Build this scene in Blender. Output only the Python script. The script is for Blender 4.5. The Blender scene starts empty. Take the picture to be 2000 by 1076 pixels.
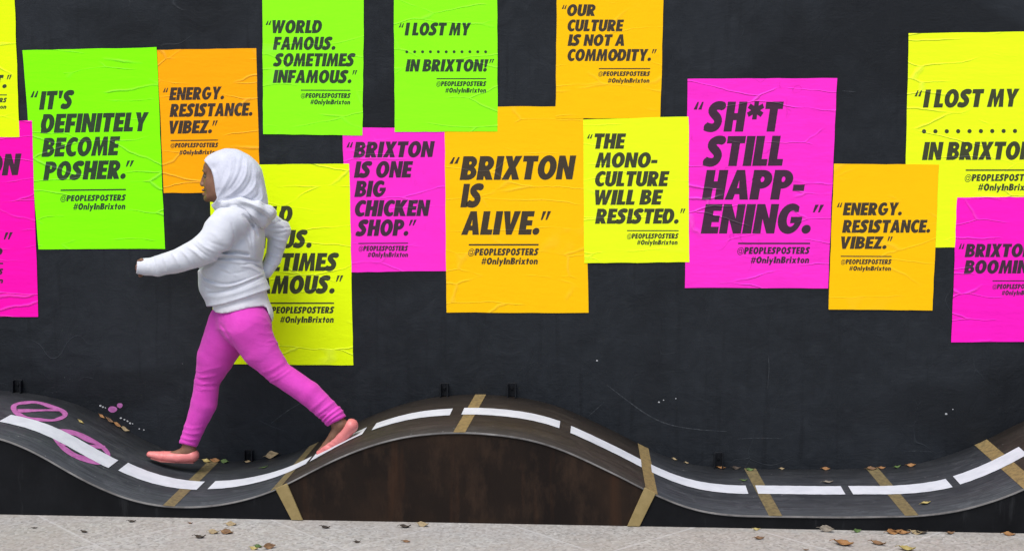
import bpy, bmesh, math, random
import numpy as np
from mathutils import Vector
from mathutils.geometry import delaunay_2d_cdt

C = bpy.context.scene.collection
SC = bpy.context.scene
R = math.radians

# ------------------------------------------------------------------ camera, sky, sun, exposure
CAM = np.array([0.0, -6.25, 1.667])
PITCH, YAW = 0.1259455, 0.0631864
FOC = 2898.345                      # focal length in pixels of the 2000 x 1076 photograph
cam_d = bpy.data.cameras.new("camera")
cam = bpy.data.objects.new("camera", cam_d); C.objects.link(cam)
cam.location = CAM.tolist()
cam.rotation_euler = (math.pi/2 - PITCH, 0, YAW)
cam_d.sensor_fit = 'HORIZONTAL'; cam_d.sensor_width = 36
cam_d.lens = FOC/2000*36
cam_d.clip_start = .05; cam_d.clip_end = 500
SC.camera = cam

SUN_EL, SUN_AZ = R(62), R(200)      # azimuth measured from +y clockwise
w = bpy.data.worlds.new("World"); SC.world = w; w.use_nodes = True
nt = w.node_tree; nt.nodes.clear()
sky = nt.nodes.new("ShaderNodeTexSky"); sky.sky_type = 'NISHITA'; sky.sun_disc = False
sky.sun_elevation = SUN_EL; sky.sun_rotation = SUN_AZ
sky.air_density = 1.0; sky.dust_density = 2.2; sky.ozone_density = 1.0
bg = nt.nodes.new("ShaderNodeBackground"); bg.inputs[1].default_value = 0.105
wo = nt.nodes.new("ShaderNodeOutputWorld")
nt.links.new(sky.outputs[0], bg.inputs[0]); nt.links.new(bg.outputs[0], wo.inputs[0])
sl = bpy.data.lights.new("sun", 'SUN'); sl.energy = 1.9; sl.angle = R(38); sl.color = (1, .985, .965)
so = bpy.data.objects.new("sun", sl); C.objects.link(so)
sd = Vector((math.sin(SUN_AZ)*math.cos(SUN_EL), math.cos(SUN_AZ)*math.cos(SUN_EL), math.sin(SUN_EL)))
so.rotation_euler = sd.to_track_quat('Z', 'Y').to_euler()
SC.view_settings.view_transform = 'Standard'; SC.view_settings.look = 'None'
SC.view_settings.exposure = 0.68; SC.view_settings.gamma = 1

# ------------------------------------------------------------------ measured geometry helpers
_sy, _cy, _sp, _cp = math.sin(YAW), math.cos(YAW), math.sin(PITCH), math.cos(PITCH)
FW = np.array([-_sy*_cp, _cy*_cp, -_sp]); RT = np.array([_cy, _sy, 0.0]); UP = np.cross(RT, FW)

def ray(px, py):
    return FW + (px-1000)/FOC*RT - (py-538)/FOC*UP
def at(px, py, y=0.0):
    "point of the upright plane Y = y seen at that place of the photograph"
    d = ray(px, py); t = (y-CAM[1])/d[1]
    return CAM + d*t
def on_ground(px, py):
    d = ray(px, py); t = -CAM[2]/d[2]
    return CAM + d*t
def proj(x, y, z):
    X = x-CAM[0]; Y = y-CAM[1]; Z = z-CAM[2]
    f = X*FW[0]+Y*FW[1]+Z*FW[2]
    return (1000 + FOC*(X*RT[0]+Y*RT[1]+Z*RT[2])/f, 538 - FOC*(X*UP[0]+Y*UP[1]+Z*UP[2])/f)

PROF = [(-3.75,.053),(-3.675,.0673),(-3.6,.0906),(-3.525,.1214),(-3.45,.1582),(-3.375,.2003),(-3.3,.2426),(-3.225,.28),(-3.15,.3046),(-3.075,.3211),(-3.0,.334),(-2.925,.3429),(-2.85,.3471),(-2.775,.3485),(-2.7,.3484),(-2.625,.3458),(-2.55,.3407),(-2.475,.3310),(-2.4,.3163),(-2.325,.2965),(-2.25,.2670),(-2.175,.2287),(-2.1,.1856),(-2.025,.1449),(-1.95,.1101),(-1.875,.0815),(-1.8,.0615),(-1.725,.0496),(-1.65,.0455),(-1.575,.0476),(-1.5,.056),(-1.425,.071),(-1.35,.0920),(-1.275,.1204),(-1.2,.1575),(-1.125,.1975),(-1.05,.2364),(-.975,.2705),(-.9,.2993),(-.825,.3225),(-.75,.3396),(-.675,.3502),(-.6,.3562),(-.525,.3578),(-.45,.3547),(-.375,.348),(-.3,.3365),(-.225,.3182),(-.15,.2927),(-.075,.2607),(0,.2257),(.075,.1895),(.15,.1511),(.225,.1160),(.3,.0868),(.375,.0668),(.45,.0556),(.525,.0510),(.6,.0505),(.675,.0508),(.75,.0512),(.825,.0515),(.9,.0522),(.975,.0540),(1.05,.0570),(1.125,.0595),(1.2,.0648),(1.275,.0743),(1.35,.0894),(1.425,.1115),(1.5,.1390),(1.575,.1725),(1.65,.2120),(1.725,.2540),(1.8,.288),(1.875,.3147),(1.95,.3335),(2.025,.3461),(2.1,.3536),(2.175,.3571)]
PX = np.array([p[0] for p in PROF]); PZ = np.array([p[1] for p in PROF])
_M = np.gradient(PZ, PX)
def deck_z(x):
    x = np.clip(x, PX[0], PX[-1]-1e-6); i = np.clip(np.searchsorted(PX, x, side='right')-1, 0, len(PX)-2)
    h = PX[i+1]-PX[i]; t = (x-PX[i])/h
    return ((2*t**3-3*t**2+1)*PZ[i] + (t**3-2*t**2+t)*h*_M[i] + (-2*t**3+3*t**2)*PZ[i+1] + (t**3-t**2)*h*_M[i+1])
RD = 0.7113                         # depth of the ramp, front to wall
def on_deck(px, py):
    d = ray(px, py); best = None
    for y in np.linspace(-RD, 0, 400):
        t = (y-CAM[1])/d[1]; p = CAM + d*t
        e = p[2]-float(deck_z(p[0]))
        if e <= 0: return p
    return p

# ------------------------------------------------------------------ mesh / node helpers
def link_mesh(name, verts, faces, mat, parent=None, smooth=False):
    me = bpy.data.meshes.new(name); me.from_pydata([tuple(map(float, v)) for v in verts], [], faces)
    me.update()
    if smooth: me.polygons.foreach_set('use_smooth', [True]*len(me.polygons))
    o = bpy.data.objects.new(name, me); C.objects.link(o)
    if mat: me.materials.append(mat)
    if parent: o.parent = parent; o.matrix_parent_inverse = parent.matrix_world.inverted()
    return o
def empty(name, loc):
    o = bpy.data.objects.new(name, None); C.objects.link(o); o.location = loc
    o.empty_display_size = .1
    bpy.context.view_layer.update()
    return o
def tag(o, label=None, cat=None, group=None, kind=None):
    if label: o['label'] = label
    if cat: o['category'] = cat
    if group: o['group'] = group
    if kind: o['kind'] = kind
    return o

class N:
    def __init__(s, name):
        s.m = bpy.data.materials.new(name); s.m.use_nodes = True
        s.t = s.m.node_tree; s.b = s.t.nodes['Principled BSDF']
    def n(s, typ, **k):
        nd = s.t.nodes.new(typ)
        for a, v in k.items():
            if a.startswith('i_'): nd.inputs[a[2:].replace('_', ' ')].default_value = v
            else: setattr(nd, a, v)
        return nd
    def l(s, a, b): s.t.links.new(a, b)
    def pos(s, scale=(1,1,1), rot=(0,0,0)):
        g = s.n('ShaderNodeNewGeometry'); m = s.n('ShaderNodeMapping')
        m.inputs['Scale'].default_value = scale; m.inputs['Rotation'].default_value = rot
        s.l(g.outputs['Position'], m.inputs['Vector']); return m.outputs[0]
    def noise(s, scale, detail=4, rough=.55, vec=None, dist=0):
        nd = s.n('ShaderNodeTexNoise'); nd.inputs['Scale'].default_value = scale
        nd.inputs['Detail'].default_value = detail; nd.inputs['Roughness'].default_value = rough
        nd.inputs['Distortion'].default_value = dist
        s.l(vec if vec is not None else s.pos(), nd.inputs['Vector']); return nd.outputs['Fac']
    def ramp(s, fac, stops):
        r = s.n('ShaderNodeValToRGB'); e = r.color_ramp.elements
        while len(e) < len(stops): e.new(.5)
        for i, (p, c) in enumerate(stops):
            e[i].position = p; e[i].color = c if len(c) == 4 else (*c, 1)
        s.l(fac, r.inputs[0]); return r.outputs[0]
    def mix(s, fac, a, b, mode='MIX'):
        m = s.n('ShaderNodeMix', data_type='RGBA', blend_type=mode)
        for sock, v in ((m.inputs[0], fac), (m.inputs[6], a), (m.inputs[7], b)):
            if isinstance(v, (int, float)): sock.default_value = v
            elif isinstance(v, tuple): sock.default_value = (*v, 1) if len(v) == 3 else v
            else: s.l(v, sock)
        return m.outputs[2]
    def math(s, op, a, b=0.0, c=None):
        m = s.n('ShaderNodeMath', operation=op)
        for i, v in enumerate((a, b) + ((c,) if c is not None else ())):
            if isinstance(v, (int, float)): m.inputs[i].default_value = v
            else: s.l(v, m.inputs[i])
        return m.outputs[0]
    def bump(s, h, strength=.3, dist=.002, prev=None):
        b = s.n('ShaderNodeBump'); b.inputs['Strength'].default_value = strength; b.inputs['Distance'].default_value = dist
        s.l(h, b.inputs['Height'])
        if prev is not None: s.l(prev, b.inputs['Normal'])
        return b.outputs[0]
    def done(s, color, rough=.6, spec=.3, normal=None, sheen=0):
        if isinstance(color, tuple): s.b.inputs['Base Color'].default_value = (*color, 1)
        else: s.l(color, s.b.inputs['Base Color'])
        if isinstance(rough, (int, float)): s.b.inputs['Roughness'].default_value = rough
        else: s.l(rough, s.b.inputs['Roughness'])
        s.b.inputs['Specular IOR Level'].default_value = spec
        if sheen: s.b.inputs['Sheen Weight'].default_value = sheen
        if normal is not None: s.l(normal, s.b.inputs['Normal'])
        return s.m
BLACK, WHITE = (0,0,0,1), (1,1,1,1)

def lin(r, g, b):
    f = lambda c: (c/255/12.92 if c <= 10 else ((c/255+.055)/1.055)**2.4)
    return (f(r), f(g), f(b))

# ---- materials of the setting
def mat_wall():
    s = N('hoarding_paint')
    n1 = s.noise(1.3, 5); n2 = s.noise(14, 5, .65)
    base = s.mix(s.ramp(n1, [(.3, BLACK), (.7, WHITE)]), (.0115,.0132,.0158), (.0185,.0210,.0250))
    base = s.mix(s.math('MULTIPLY', s.ramp(n2, [(.45, BLACK), (.75, WHITE)]), .35), base, (.030,.034,.040))
    # rollered patches of a second, blacker coat
    pat = s.noise(.9, 3, .5, s.pos((1,1,1.6)), .4)
    base = s.mix(s.math('MULTIPLY', s.ramp(pat, [(.53, BLACK), (.6, WHITE)]), .75), base, (.0095,.0105,.0125))
    # old drips and vertical streaks
    st = s.noise(9, 4, .6, s.pos((3, 1, .22)))
    base = s.mix(s.math('MULTIPLY', s.ramp(st, [(.56, BLACK), (.68, WHITE)]), .5), base, (.009,.010,.012))
    # thin pale scratches and left-over edges of torn paper
    v = s.n('ShaderNodeTexVoronoi', feature='DISTANCE_TO_EDGE'); v.inputs['Scale'].default_value = 1.7
    wp = s.n('ShaderNodeTexNoise'); wp.inputs['Scale'].default_value = 2.2; s.l(s.pos(), wp.inputs['Vector'])
    vm = s.n('ShaderNodeVectorMath', operation='ADD'); s.l(s.pos(), vm.inputs[0]); s.l(wp.outputs['Color'], vm.inputs[1])
    s.l(vm.outputs[0], v.inputs['Vector'])
    line = s.ramp(v.outputs['Distance'], [(0, WHITE), (.006, BLACK)])
    line = s.math('MULTIPLY', line, s.ramp(s.noise(2.3, 4), [(.56, BLACK), (.64, WHITE)]))
    base = s.mix(s.math('MULTIPLY', line, .22), base, (.07,.078,.085))
    v2 = s.n('ShaderNodeTexVoronoi'); v2.inputs['Scale'].default_value = 26; s.l(s.pos(), v2.inputs['Vector'])
    sp = s.math('MULTIPLY', s.ramp(v2.outputs['Distance'], [(.03, WHITE), (.07, BLACK)]), s.ramp(s.noise(3.1, 2), [(.62, BLACK), (.7, WHITE)]))
    base = s.mix(s.math('MULTIPLY', sp, .6), base, (.2,.2,.2))
    grain = s.noise(60, 6, .7, s.pos((.35,1,1.6)))
    nb = s.bump(grain, .28, .004)
    nb = s.bump(s.noise(7, 4, .6, None, .6), .5, .012, nb)
    nb = s.bump(line, .4, .003, nb)
    return s.done(base, s.ramp(n2, [(.3, (.42,)*3), (.8, (.62,)*3)]), .16, nb)
def mat_paving():
    s = N('granite_paving')
    v = s.n('ShaderNodeTexVoronoi'); v.inputs['Scale'].default_value = 95; s.l(s.pos(), v.inputs['Vector'])
    fine = s.ramp(v.outputs['Color'], [(.1, (.16,.15,.138)), (.45, (.35,.335,.312)), (.9, (.54,.52,.49))])
    col = s.mix(s.ramp(s.noise(90, 4, .7), [(.35, BLACK), (.7, WHITE)]), fine, (.36,.345,.32))
    col = s.mix(s.ramp(s.noise(3.5, 5, .6), [(.35, BLACK), (.7, WHITE)]), col, s.mix(.5, col, (.32,.28,.245)))
    br = s.n('ShaderNodeTexBrick'); br.offset = 0; br.inputs['Scale'].default_value = 1
    br.inputs['Brick Width'].default_value = .657; br.inputs['Row Height'].default_value = .657
    br.inputs['Mortar Size'].default_value = .0055; br.inputs['Mortar Smooth'].default_value = .3
    br.inputs['Color1'].default_value = (.93,.92,.9,1); br.inputs['Color2'].default_value = (1,1,1,1); br.inputs['Mortar'].default_value = WHITE
    m = s.n('ShaderNodeMapping'); g = s.n('ShaderNodeNewGeometry'); s.l(g.outputs['Position'], m.inputs['Vector'])
    m.inputs['Rotation'].default_value = (0, 0, R(45)); m.inputs['Location'].default_value = (-.09, .10, 0)
    s.l(m.outputs[0], br.inputs['Vector'])
    col = s.mix(1.0, col, br.outputs['Color'], 'MULTIPLY')
    col = s.mix(s.math('MULTIPLY', br.outputs['Fac'], .6), col, (.47,.45,.43))
    pt = s.noise(24, 4, .65)
    col = s.mix(s.math('MULTIPLY', s.ramp(pt, [(.48, BLACK), (.66, WHITE)]), .5), col, (.33,.295,.255))
    pg = s.noise(31, 4, .65)
    col = s.mix(s.math('MULTIPLY', s.ramp(pg, [(.54, BLACK), (.7, WHITE)]), .45), col, (.29,.295,.285))
    stain = s.ramp(s.noise(11, 5, .7), [(.62, BLACK), (.75, WHITE)])
    col = s.mix(s.math('MULTIPLY', stain, .35), col, (.16,.14,.12))
    nb = s.bump(s.noise(160, 4, .7), .35, .002)
    return s.done(col, .8, .25, nb)
def mat_deck(c1, c2, scuff, name):
    s = N(name)
    g = s.noise(7, 6, .65, s.pos((1.0, 9, 1)))
    col = s.mix(s.ramp(g, [(.3, BLACK), (.7, WHITE)]), c1, c2)
    st = s.noise(16, 5, .7, s.pos((.35, 11, .5)))
    col = s.mix(s.math('MULTIPLY', s.ramp(st, [(.48, BLACK), (.7, WHITE)]), .7), col, scuff)
    rub = s.noise(11, 6, .72, s.pos((.8, 1.3, 1)), .6)
    col = s.mix(s.math('MULTIPLY', s.ramp(rub, [(.5, BLACK), (.68, WHITE)]), .55), col, scuff)
    dk = s.noise(26, 5, .7)
    col = s.mix(s.math('MULTIPLY', s.ramp(dk, [(.56, BLACK), (.7, WHITE)]), .5), col, c1)
    blot = s.noise(3.2, 5, .6)
    col = s.mix(s.math('MULTIPLY', s.ramp(blot, [(.5, BLACK), (.7, WHITE)]), .45), col, c1)
    v2 = s.n('ShaderNodeTexVoronoi'); v2.inputs['Scale'].default_value = 30; s.l(s.pos(), v2.inputs['Vector'])
    sp = s.math('MULTIPLY', s.ramp(v2.outputs['Distance'], [(.05, WHITE), (.12, BLACK)]), s.ramp(s.noise(2.1, 3), [(.58, BLACK), (.66, WHITE)]))
    col = s.mix(s.math('MULTIPLY', sp, .6), col, (.3,.3,.29))
    nb = s.bump(s.noise(90, 5, .7, s.pos((.4,1.6,1))), .3, .002)
    return s.done(col, s.ramp(st, [(.3, (.5,)*3), (.8, (.72,)*3)]), .2, nb)
def mat_panel_brown():
    s = N('weathered_panel')
    g = s.noise(3.0, 5, .6, s.pos((1, 1, .5)))
    col = s.mix(s.ramp(g, [(.35, BLACK), (.7, WHITE)]), (.011,.0075,.006), (.020,.0130,.0092))
    st = s.noise(5.5, 4, .6, s.pos((1.7, 1, .16)), .3)
    col = s.mix(s.math('MULTIPLY', s.ramp(st, [(.54, BLACK), (.68, WHITE)]), .6), col, (.05,.022,.011))
    wp = s.noise(2.6, 5, .62, s.pos((1.1, 1, .75)), .5)
    col = s.mix(s.math('MULTIPLY', s.ramp(wp, [(.46, BLACK), (.68, WHITE)]), .6), col, (.034,.019,.0115))
    rb = s.noise(12, 6, .7, s.pos((1.2, 1, .5)))
    col = s.mix(s.math('MULTIPLY', s.ramp(rb, [(.5, BLACK), (.72, WHITE)]), .5), col, (.05,.029,.018))
    nb = s.bump(s.noise(50, 5, .7, s.pos((1.5,1,.3))), .3, .002)
    return s.done(col, .6, .1, nb)
def mat_panel_black():
    s = N('black_panel')
    g = s.noise(6, 5, .6)
    col = s.mix(s.ramp(g, [(.35, BLACK), (.7, WHITE)]), (.0042,.0044,.0052), (.0085,.009,.0105))
    st = s.noise(9, 5, .7, s.pos((2.5, 1, .3)))
    col = s.mix(s.math('MULTIPLY', s.ramp(st, [(.6, BLACK), (.75, WHITE)]), .5), col, (.035,.036,.038))
    return s.done(col, .6, .12, s.bump(s.noise(60, 4, .7), .25, .002))
def mat_simple(name, c1, c2, scale=20, rough=.6, spec=.3, detail=5, vec=None, lo=.35, hi=.65, bump=.25, bd=.001):
    s = N(name)
    v = s.pos(vec) if vec else None
    g = s.noise(scale, detail, .65, v)
    return s.done(s.mix(s.ramp(g, [(lo, BLACK), (hi, WHITE)]), c1, c2), rough, spec, s.bump(g, bump, bd))

M_wall, M_pave = mat_wall(), mat_paving()
M_deck = mat_deck((.019,.021,.025), (.040,.044,.050), (.080,.085,.092), 'dark_deck_plywood')
M_deckb = mat_deck((.019,.0150,.012), (.036,.0285,.023), (.062,.052,.043), 'brown_deck_plywood')
M_pbrown, M_pblack = mat_panel_brown(), mat_panel_black()
M_edge = mat_simple('worn_plywood_edge', (.075,.07,.066), (.20,.19,.18), 9, .7, .2, 5, None, .35, .7)
M_gold = mat_simple('worn_gold_tape', (.15,.11,.052), (.265,.19,.078), 60, .5, .3, 7, None, .36, .56, .3)
M_golddark = mat_simple('grimy_gold_tape', (.11,.088,.047), (.205,.16,.075), 64, .5, .3, 7, None, .36, .6, .3)
M_trim = mat_simple('gold_trim', (.24,.175,.065), (.30,.22,.09), 30, .45, .4, 4)
M_dash = mat_simple('white_lane_paint', (.50,.52,.56), (.60,.62,.66), 12, .55, .3, 6, None, .3, .6, .15)
M_dasht = mat_simple('lane_paint_over_tape', (.50,.47,.36), (.60,.57,.46), 40, .55, .3)
M_graf = mat_simple('pink_spray', (.32,.085,.25), (.44,.14,.36), 45, .7, .2, 6, None, .35, .6)
M_metal = mat_simple('black_painted_metal', (.006,.0066,.008), (.011,.012,.0145), 30, .6, .12)

# ------------------------------------------------------------------ setting: ground and hoarding
g = link_mesh('pavement', [(-60,-60,0),(60,-60,0),(60,60,0),(-60,60,0)], [(0,1,2,3)], M_pave); tag(g, kind='structure')

def box_bm(bm, x0, y0, z0, x1, y1, z1):
    v = [bm.verts.new(p) for p in ((x0,y0,z0),(x1,y0,z0),(x1,y1,z0),(x0,y1,z0),(x0,y0,z1),(x1,y0,z1),(x1,y1,z1),(x0,y1,z1))]
    for f in ((3,2,1,0),(4,5,6,7),(0,1,5,4),(1,2,6,5),(2,3,7,6),(3,0,4,7)): bm.faces.new([v[i] for i in f])
    return v
def bm_obj(name, bm, mat, parent=None, bevel=0, seg=2):
    if bevel: bmesh.ops.bevel(bm, geom=bm.edges[:], offset=bevel, segments=seg, affect='EDGES', profile=.6)
    me = bpy.data.meshes.new(name); bm.to_mesh(me); bm.free()
    o = bpy.data.objects.new(name, me); C.objects.link(o)
    me.materials.append(mat)
    if parent: o.parent = parent; o.matrix_parent_inverse = parent.matrix_world.inverted()
    return o
bm = bmesh.new(); box_bm(bm, -9, 0, -.05, 9, .12, 3.6)
wall = bm_obj('hoarding_wall', bm, M_wall, None, .004)
tag(wall, 'long black painted hoarding wall covered in neon posters', 'wall')

# a few long scuffs and flecks of paint on the wall
def ribbon(pts, wid, y, name, mat, parent):
    P = [at(px, py, y) for px, py in pts]; vs = []; fs = []
    for i, p in enumerate(P):
        a = P[max(i-1, 0)]; b = P[min(i+1, len(P)-1)]; t = (b-a); t /= np.linalg.norm(t)
        n = np.array([-t[2], 0, t[0]]); ww = wid*(.35+.65*math.sin(math.pi*(i+.5)/len(P)))
        vs += [p+n*ww/2, p-n*ww/2]
        if i: fs.append((2*i-2, 2*i, 2*i+1, 2*i-1))
    return link_mesh(name, vs, fs, mat, parent)
def curve(pts, n=24):
    pts = np.array(pts, float); t = np.linspace(0, len(pts)-1, n); out = []
    for u in t:
        i = int(min(u, len(pts)-2)); f = u-i
        p0, p1, p2, p3 = pts[max(i-1,0)], pts[i], pts[i+1], pts[min(i+2, len(pts)-1)]
        out.append(.5*((2*p1)+(-p0+p2)*f+(2*p0-5*p1+4*p2-p3)*f*f+(-p0+3*p1-3*p2+p3)*f**3))
    return np.array(out)
M_scuff = mat_simple('grey_scuff', (.028,.031,.036), (.075,.08,.085), 60, .7, .2, 5, None, .45, .7)
for pts, wd in (([(1186,752),(1220,778),(1262,808),(1305,828),(1360,838),(1420,842)], .005), ([(1440,857),(1480,855),(1530,856)], .003),
                ([(530,826),(560,803),(590,785)], .004), ([(505,820),(530,832),(560,842)], .003), ([(1765,882),(1790,880),(1822,882)], .003),
                ([(400,533),(420,523),(460,518)], .003), ([(1645,178),(1672,180)], .003), ([(60,812),(110,842)], .003),
                ([(1150,812),(1180,785)], .003), ([(1500,690),(1502,720),(1499,760)], .003)):
    ribbon(curve(pts), wd, -.0007, 'scuff_mark', M_scuff, wall)

# ------------------------------------------------------------------ the wave ramp
ramp = empty('wave_ramp', (-.5, -RD/2, 0))
tag(ramp, 'long low wavy plywood ramp with white dashed centre line along foot of black wall', 'ramp')
TH = .0065
def deck_strip(name, x0, x1, y0, y1, mat, lift=0, thick=None, parent=ramp, skew=0, n=None, label=None):
    "sheet following the deck between x0 and x1; skew shifts the front end in x"
    n = n or max(3, int((x1-x0)/.02)); vs = []; fs = []
    ys = np.linspace(y0, y1, 4)          # y0 = back, y1 = front
    for i in range(n+1):
        for y in ys:
            f = (y-y0)/(y1-y0); x = x0+(x1-x0)*i/n + skew*f
            z = float(deck_z(x)); e = .004
            s_ = (float(deck_z(x+e))-float(deck_z(x-e)))/(2*e); q = 1/math.sqrt(1+s_*s_)
            vs.append((x-s_*q*lift, y, z+q*lift))
    k = len(ys)
    for i in range(n):
        for j in range(k-1):
            a = i*k+j; fs.append((a, a+1, a+k+1, a+k))
    o = link_mesh(name, vs, fs, mat, parent, True)
    if thick:
        nv = len(vs); me = o.data
        vs2 = vs + [(x, y, z-thick) for x, y, z in vs]
        f2 = list(fs) + [tuple(reversed([i+nv for i in f])) for f in fs]
        for i in range(n):
            for j in (0, k-1):
                a = i*k+j; b = (i+1)*k+j
                f2.append((a, b, b+nv, a+nv) if j == 0 else (b, a, a+nv, b+nv))
        for i in (0, n):
            for j in range(k-1):
                a = i*k+j; f2.append((a, a+nv, a+1+nv, a+1) if i == 0 else (a+1, a+1+nv, a+nv, a))
        me.clear_geometry(); me.from_pydata(vs2, [], f2); me.update()
        me.polygons.foreach_set('use_smooth', [i < len(fs) for i in range(len(f2))])
    if label: o['label'] = label
    return o
XT2, XT4, XT7 = -1.257, .17, 1.585
deck_strip('deck', -3.75, XT2, -.002, -RD, M_deck, 0, TH)
deck_strip('deck', XT2, XT4, -.002, -RD, M_deckb, 0, TH, label='brown deck over the middle hump')
deck_strip('deck', XT4, XT7, -.002, -RD, M_deck, 0, TH)
deck_strip('deck', XT7, 2.17, -.002, -RD, M_deckb, 0, TH)
# worn front edge of the plywood
def edge_strip(x0, x1):
    n = int((x1-x0)/.02); vs = []; fs = []
    for i in range(n+1):
        x = x0+(x1-x0)*i/n; z = float(deck_z(x)); yf = -RD-.0025
        vs += [(x, yf+.006, z+.0012), (x, yf, z-.0005), (x, yf, z-TH+.002)]
    for i in range(n):
        for j in (0, 1):
            a = 3*i+j; fs.append((a, a+1, a+4, a+3))
    return link_mesh('deck_edge', vs, fs, M_edge, ramp, True)
edge_strip(-3.75, 2.17)

def front_panel(tops, bots, mat, label=None):
    n = 90; vs = []; fs = []; yf = -RD+.004
    for i in range(n+1):
        t = i/n; xt = tops[0]+(tops[1]-tops[0])*t; xb = bots[0]+(bots[1]-bots[0])*t
        vs += [(xb, yf, 0.0), (xt, yf, float(deck_z(xt))-TH+.001)]
    for i in range(n): fs.append((2*i, 2*i+2, 2*i+3, 2*i+1))
    o = link_mesh('front_panel', vs, fs, mat, ramp)
    if label: o['label'] = label
tl, tr = at(547, 948, -RD)[0], at(1271, 960, -RD)[0]
bl, br_ = at(582, 1018, -RD)[0], at(1237, 1026, -RD)[0]
front_panel((-3.75, tl), (-3.75, bl), M_pblack)
front_panel((tl, tr), (bl, br_), M_pbrown, 'rusty brown weathered front panel')
front_panel((tr, 2.17), (br_, 2.17), M_pblack)
def corner_trim(q):
    P = [at(px, py, -RD) for px, py in q]; bm = bmesh.new()
    P[2][2] = P[3][2] = .002
    f = [bm.verts.new((p[0], -RD-.0065, p[2])) for p in P]; b = [bm.verts.new((p[0], -RD+.003, p[2])) for p in P]
    bm.faces.new(f[::-1]); bm.faces.new(b)
    for i in range(4): bm.faces.new((f[i], f[(i+1) % 4], b[(i+1) % 4], b[i]))
    bmesh.ops.recalc_face_normals(bm, faces=bm.faces)
    bm_obj('corner_trim', bm, M_trim, ramp, .0012, 1)
corner_trim([(538,953),(561,943),(592,1019),(570,1018)])
corner_trim([(1259,951),(1281,962),(1249,1027),(1225,1027)])
# gold tape strips across the deck: (x at the wall, width at wall, x at the front)
for xb, xf, wd, m in ((-1.70,-1.694,.046,M_golddark), (-1.257,-1.268,.042,M_golddark), (-.53,-.553,.046,M_gold), (.168,.184,.046,M_gold),
                      (.625,.655,.05,M_golddark), (1.14,1.165,.05,M_golddark), (1.59,1.60,.05,M_gold)):
    deck_strip('tape_strip', xb-wd/2, xb+wd/2, -.004, -RD-.001, m, .0012, skew=xf-xb, n=4)
# white lane dashes: ends measured along the middle of the line
def dash_x(px, py): return on_deck(px, py)[0]
DASH = [((8,818),(222,906)), ((232,918),(391,950)), ((414,947),(599,905)), ((614,891),(713,841)), ((733,831),(881,806)), ((904,804),(1093,829)),
        ((1114,841),(1252,905)), ((1272,917),(1459,957)), ((1478,957),(1646,957)), ((1661,957),(1856,946)), ((1868,938),(1998,880))]
DYC = [(-.448,-.430), (-.408,-.408), (-.398,-.396), (-.388,-.335), (-.328,-.350), (-.344,-.330), (-.338,-.337), (-.338,-.348), (-.343,-.343), (-.344,-.368), (-.360,-.332)]
for (a, b), (ya, yb) in zip(DASH, DYC):
    x0, x1 = dash_x(*a), dash_x(*b)
    n = max(4, int((x1-x0)/.02)); vs = []; fs = []
    for i in range(n+1):
        x = x0+(x1-x0)*i/n; yc = ya+(yb-ya)*i/n; e = .004
        s_ = (float(deck_z(x+e))-float(deck_z(x-e)))/(2*e); q = 1/math.sqrt(1+s_*s_)
        jit = .0012*math.sin(i*2.3+x0*9)
        for y in (yc+.0625+jit, yc, yc-.0625+jit): vs.append((x-s_*q*.0026, y, float(deck_z(x))+q*.0026))
    for i in range(n):
        for j in (0, 1):
            k = 3*i+j; fs.append((k, k+1, k+4, k+3))
    link_mesh('lane_dash', vs, fs, M_dash, ramp, True)
# sprayed pink rings with a bar
def deck_mark(outer, inner):
    vs = []; fs = []
    n = len(outer)
    for o_, i_ in zip(outer, inner):
        for q in (o_, i_):
            p = on_deck(*q); x = p[0]; e = .004
            s_ = (float(deck_z(x+e))-float(deck_z(x-e)))/(2*e); qn = 1/math.sqrt(1+s_*s_)
            vs.append((x-s_*qn*.0018, p[1], float(deck_z(x))+qn*.0018))
    return vs, fs
def pink_ring(cx, cy, a, b, rot, wd, bar, seed):
    rnd = random.Random(seed); n = 44; out = []; inn = []
    ph = [rnd.uniform(0, 6.28) for _ in range(4)]
    for k in range(n):
        t = 2*math.pi*k/n; j = 1+.03*math.sin(3*t+ph[0])+.02*math.sin(5*t+ph[1]); jw = wd*(1+.25*math.sin(2*t+ph[2])+.12*math.sin(7*t+ph[3]))
        for lst, s_ in ((out, 0), (inn, jw)):
            x = (a*j-s_)*math.cos(t); y = (b*j-s_*.75)*math.sin(t)
            lst.append((cx+x*math.cos(rot)-y*math.sin(rot), cy+x*math.sin(rot)+y*math.cos(rot)))
    vs, fs = deck_mark(out, inn)
    fs = [(2*k, 2*((k+1) % n), 2*((k+1) % n)+1, 2*k+1) for k in range(n)]
    base = len(vs); m = 9
    bo = []; bi = []
    for k in range(m):
        f = k/(m-1); x = bar[0][0]+(bar[1][0]-bar[0][0])*f; y = bar[0][1]+(bar[1][1]-bar[0][1])*f
        hw = 2.6+.8*math.sin(5*f+ph[0]); bo.append((x, y-hw)); bi.append((x, y+hw))
    v2, _ = deck_mark(bo, bi); vs += [(x, y, z+.0004) for x, y, z in v2]
    fs += [(base+2*k, base+2*k+2, base+2*k+3, base+2*k+1) for k in range(m-1)]
    link_mesh('sprayed_ring', vs, fs, M_graf, ramp)
pink_ring(75, 804, 56, 19, R(7), 9, ((34,803),(118,801)), 3)
pink_ring(158, 872.5, 62, 25, R(25), 11, ((112,868),(205,874)), 5)

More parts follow.
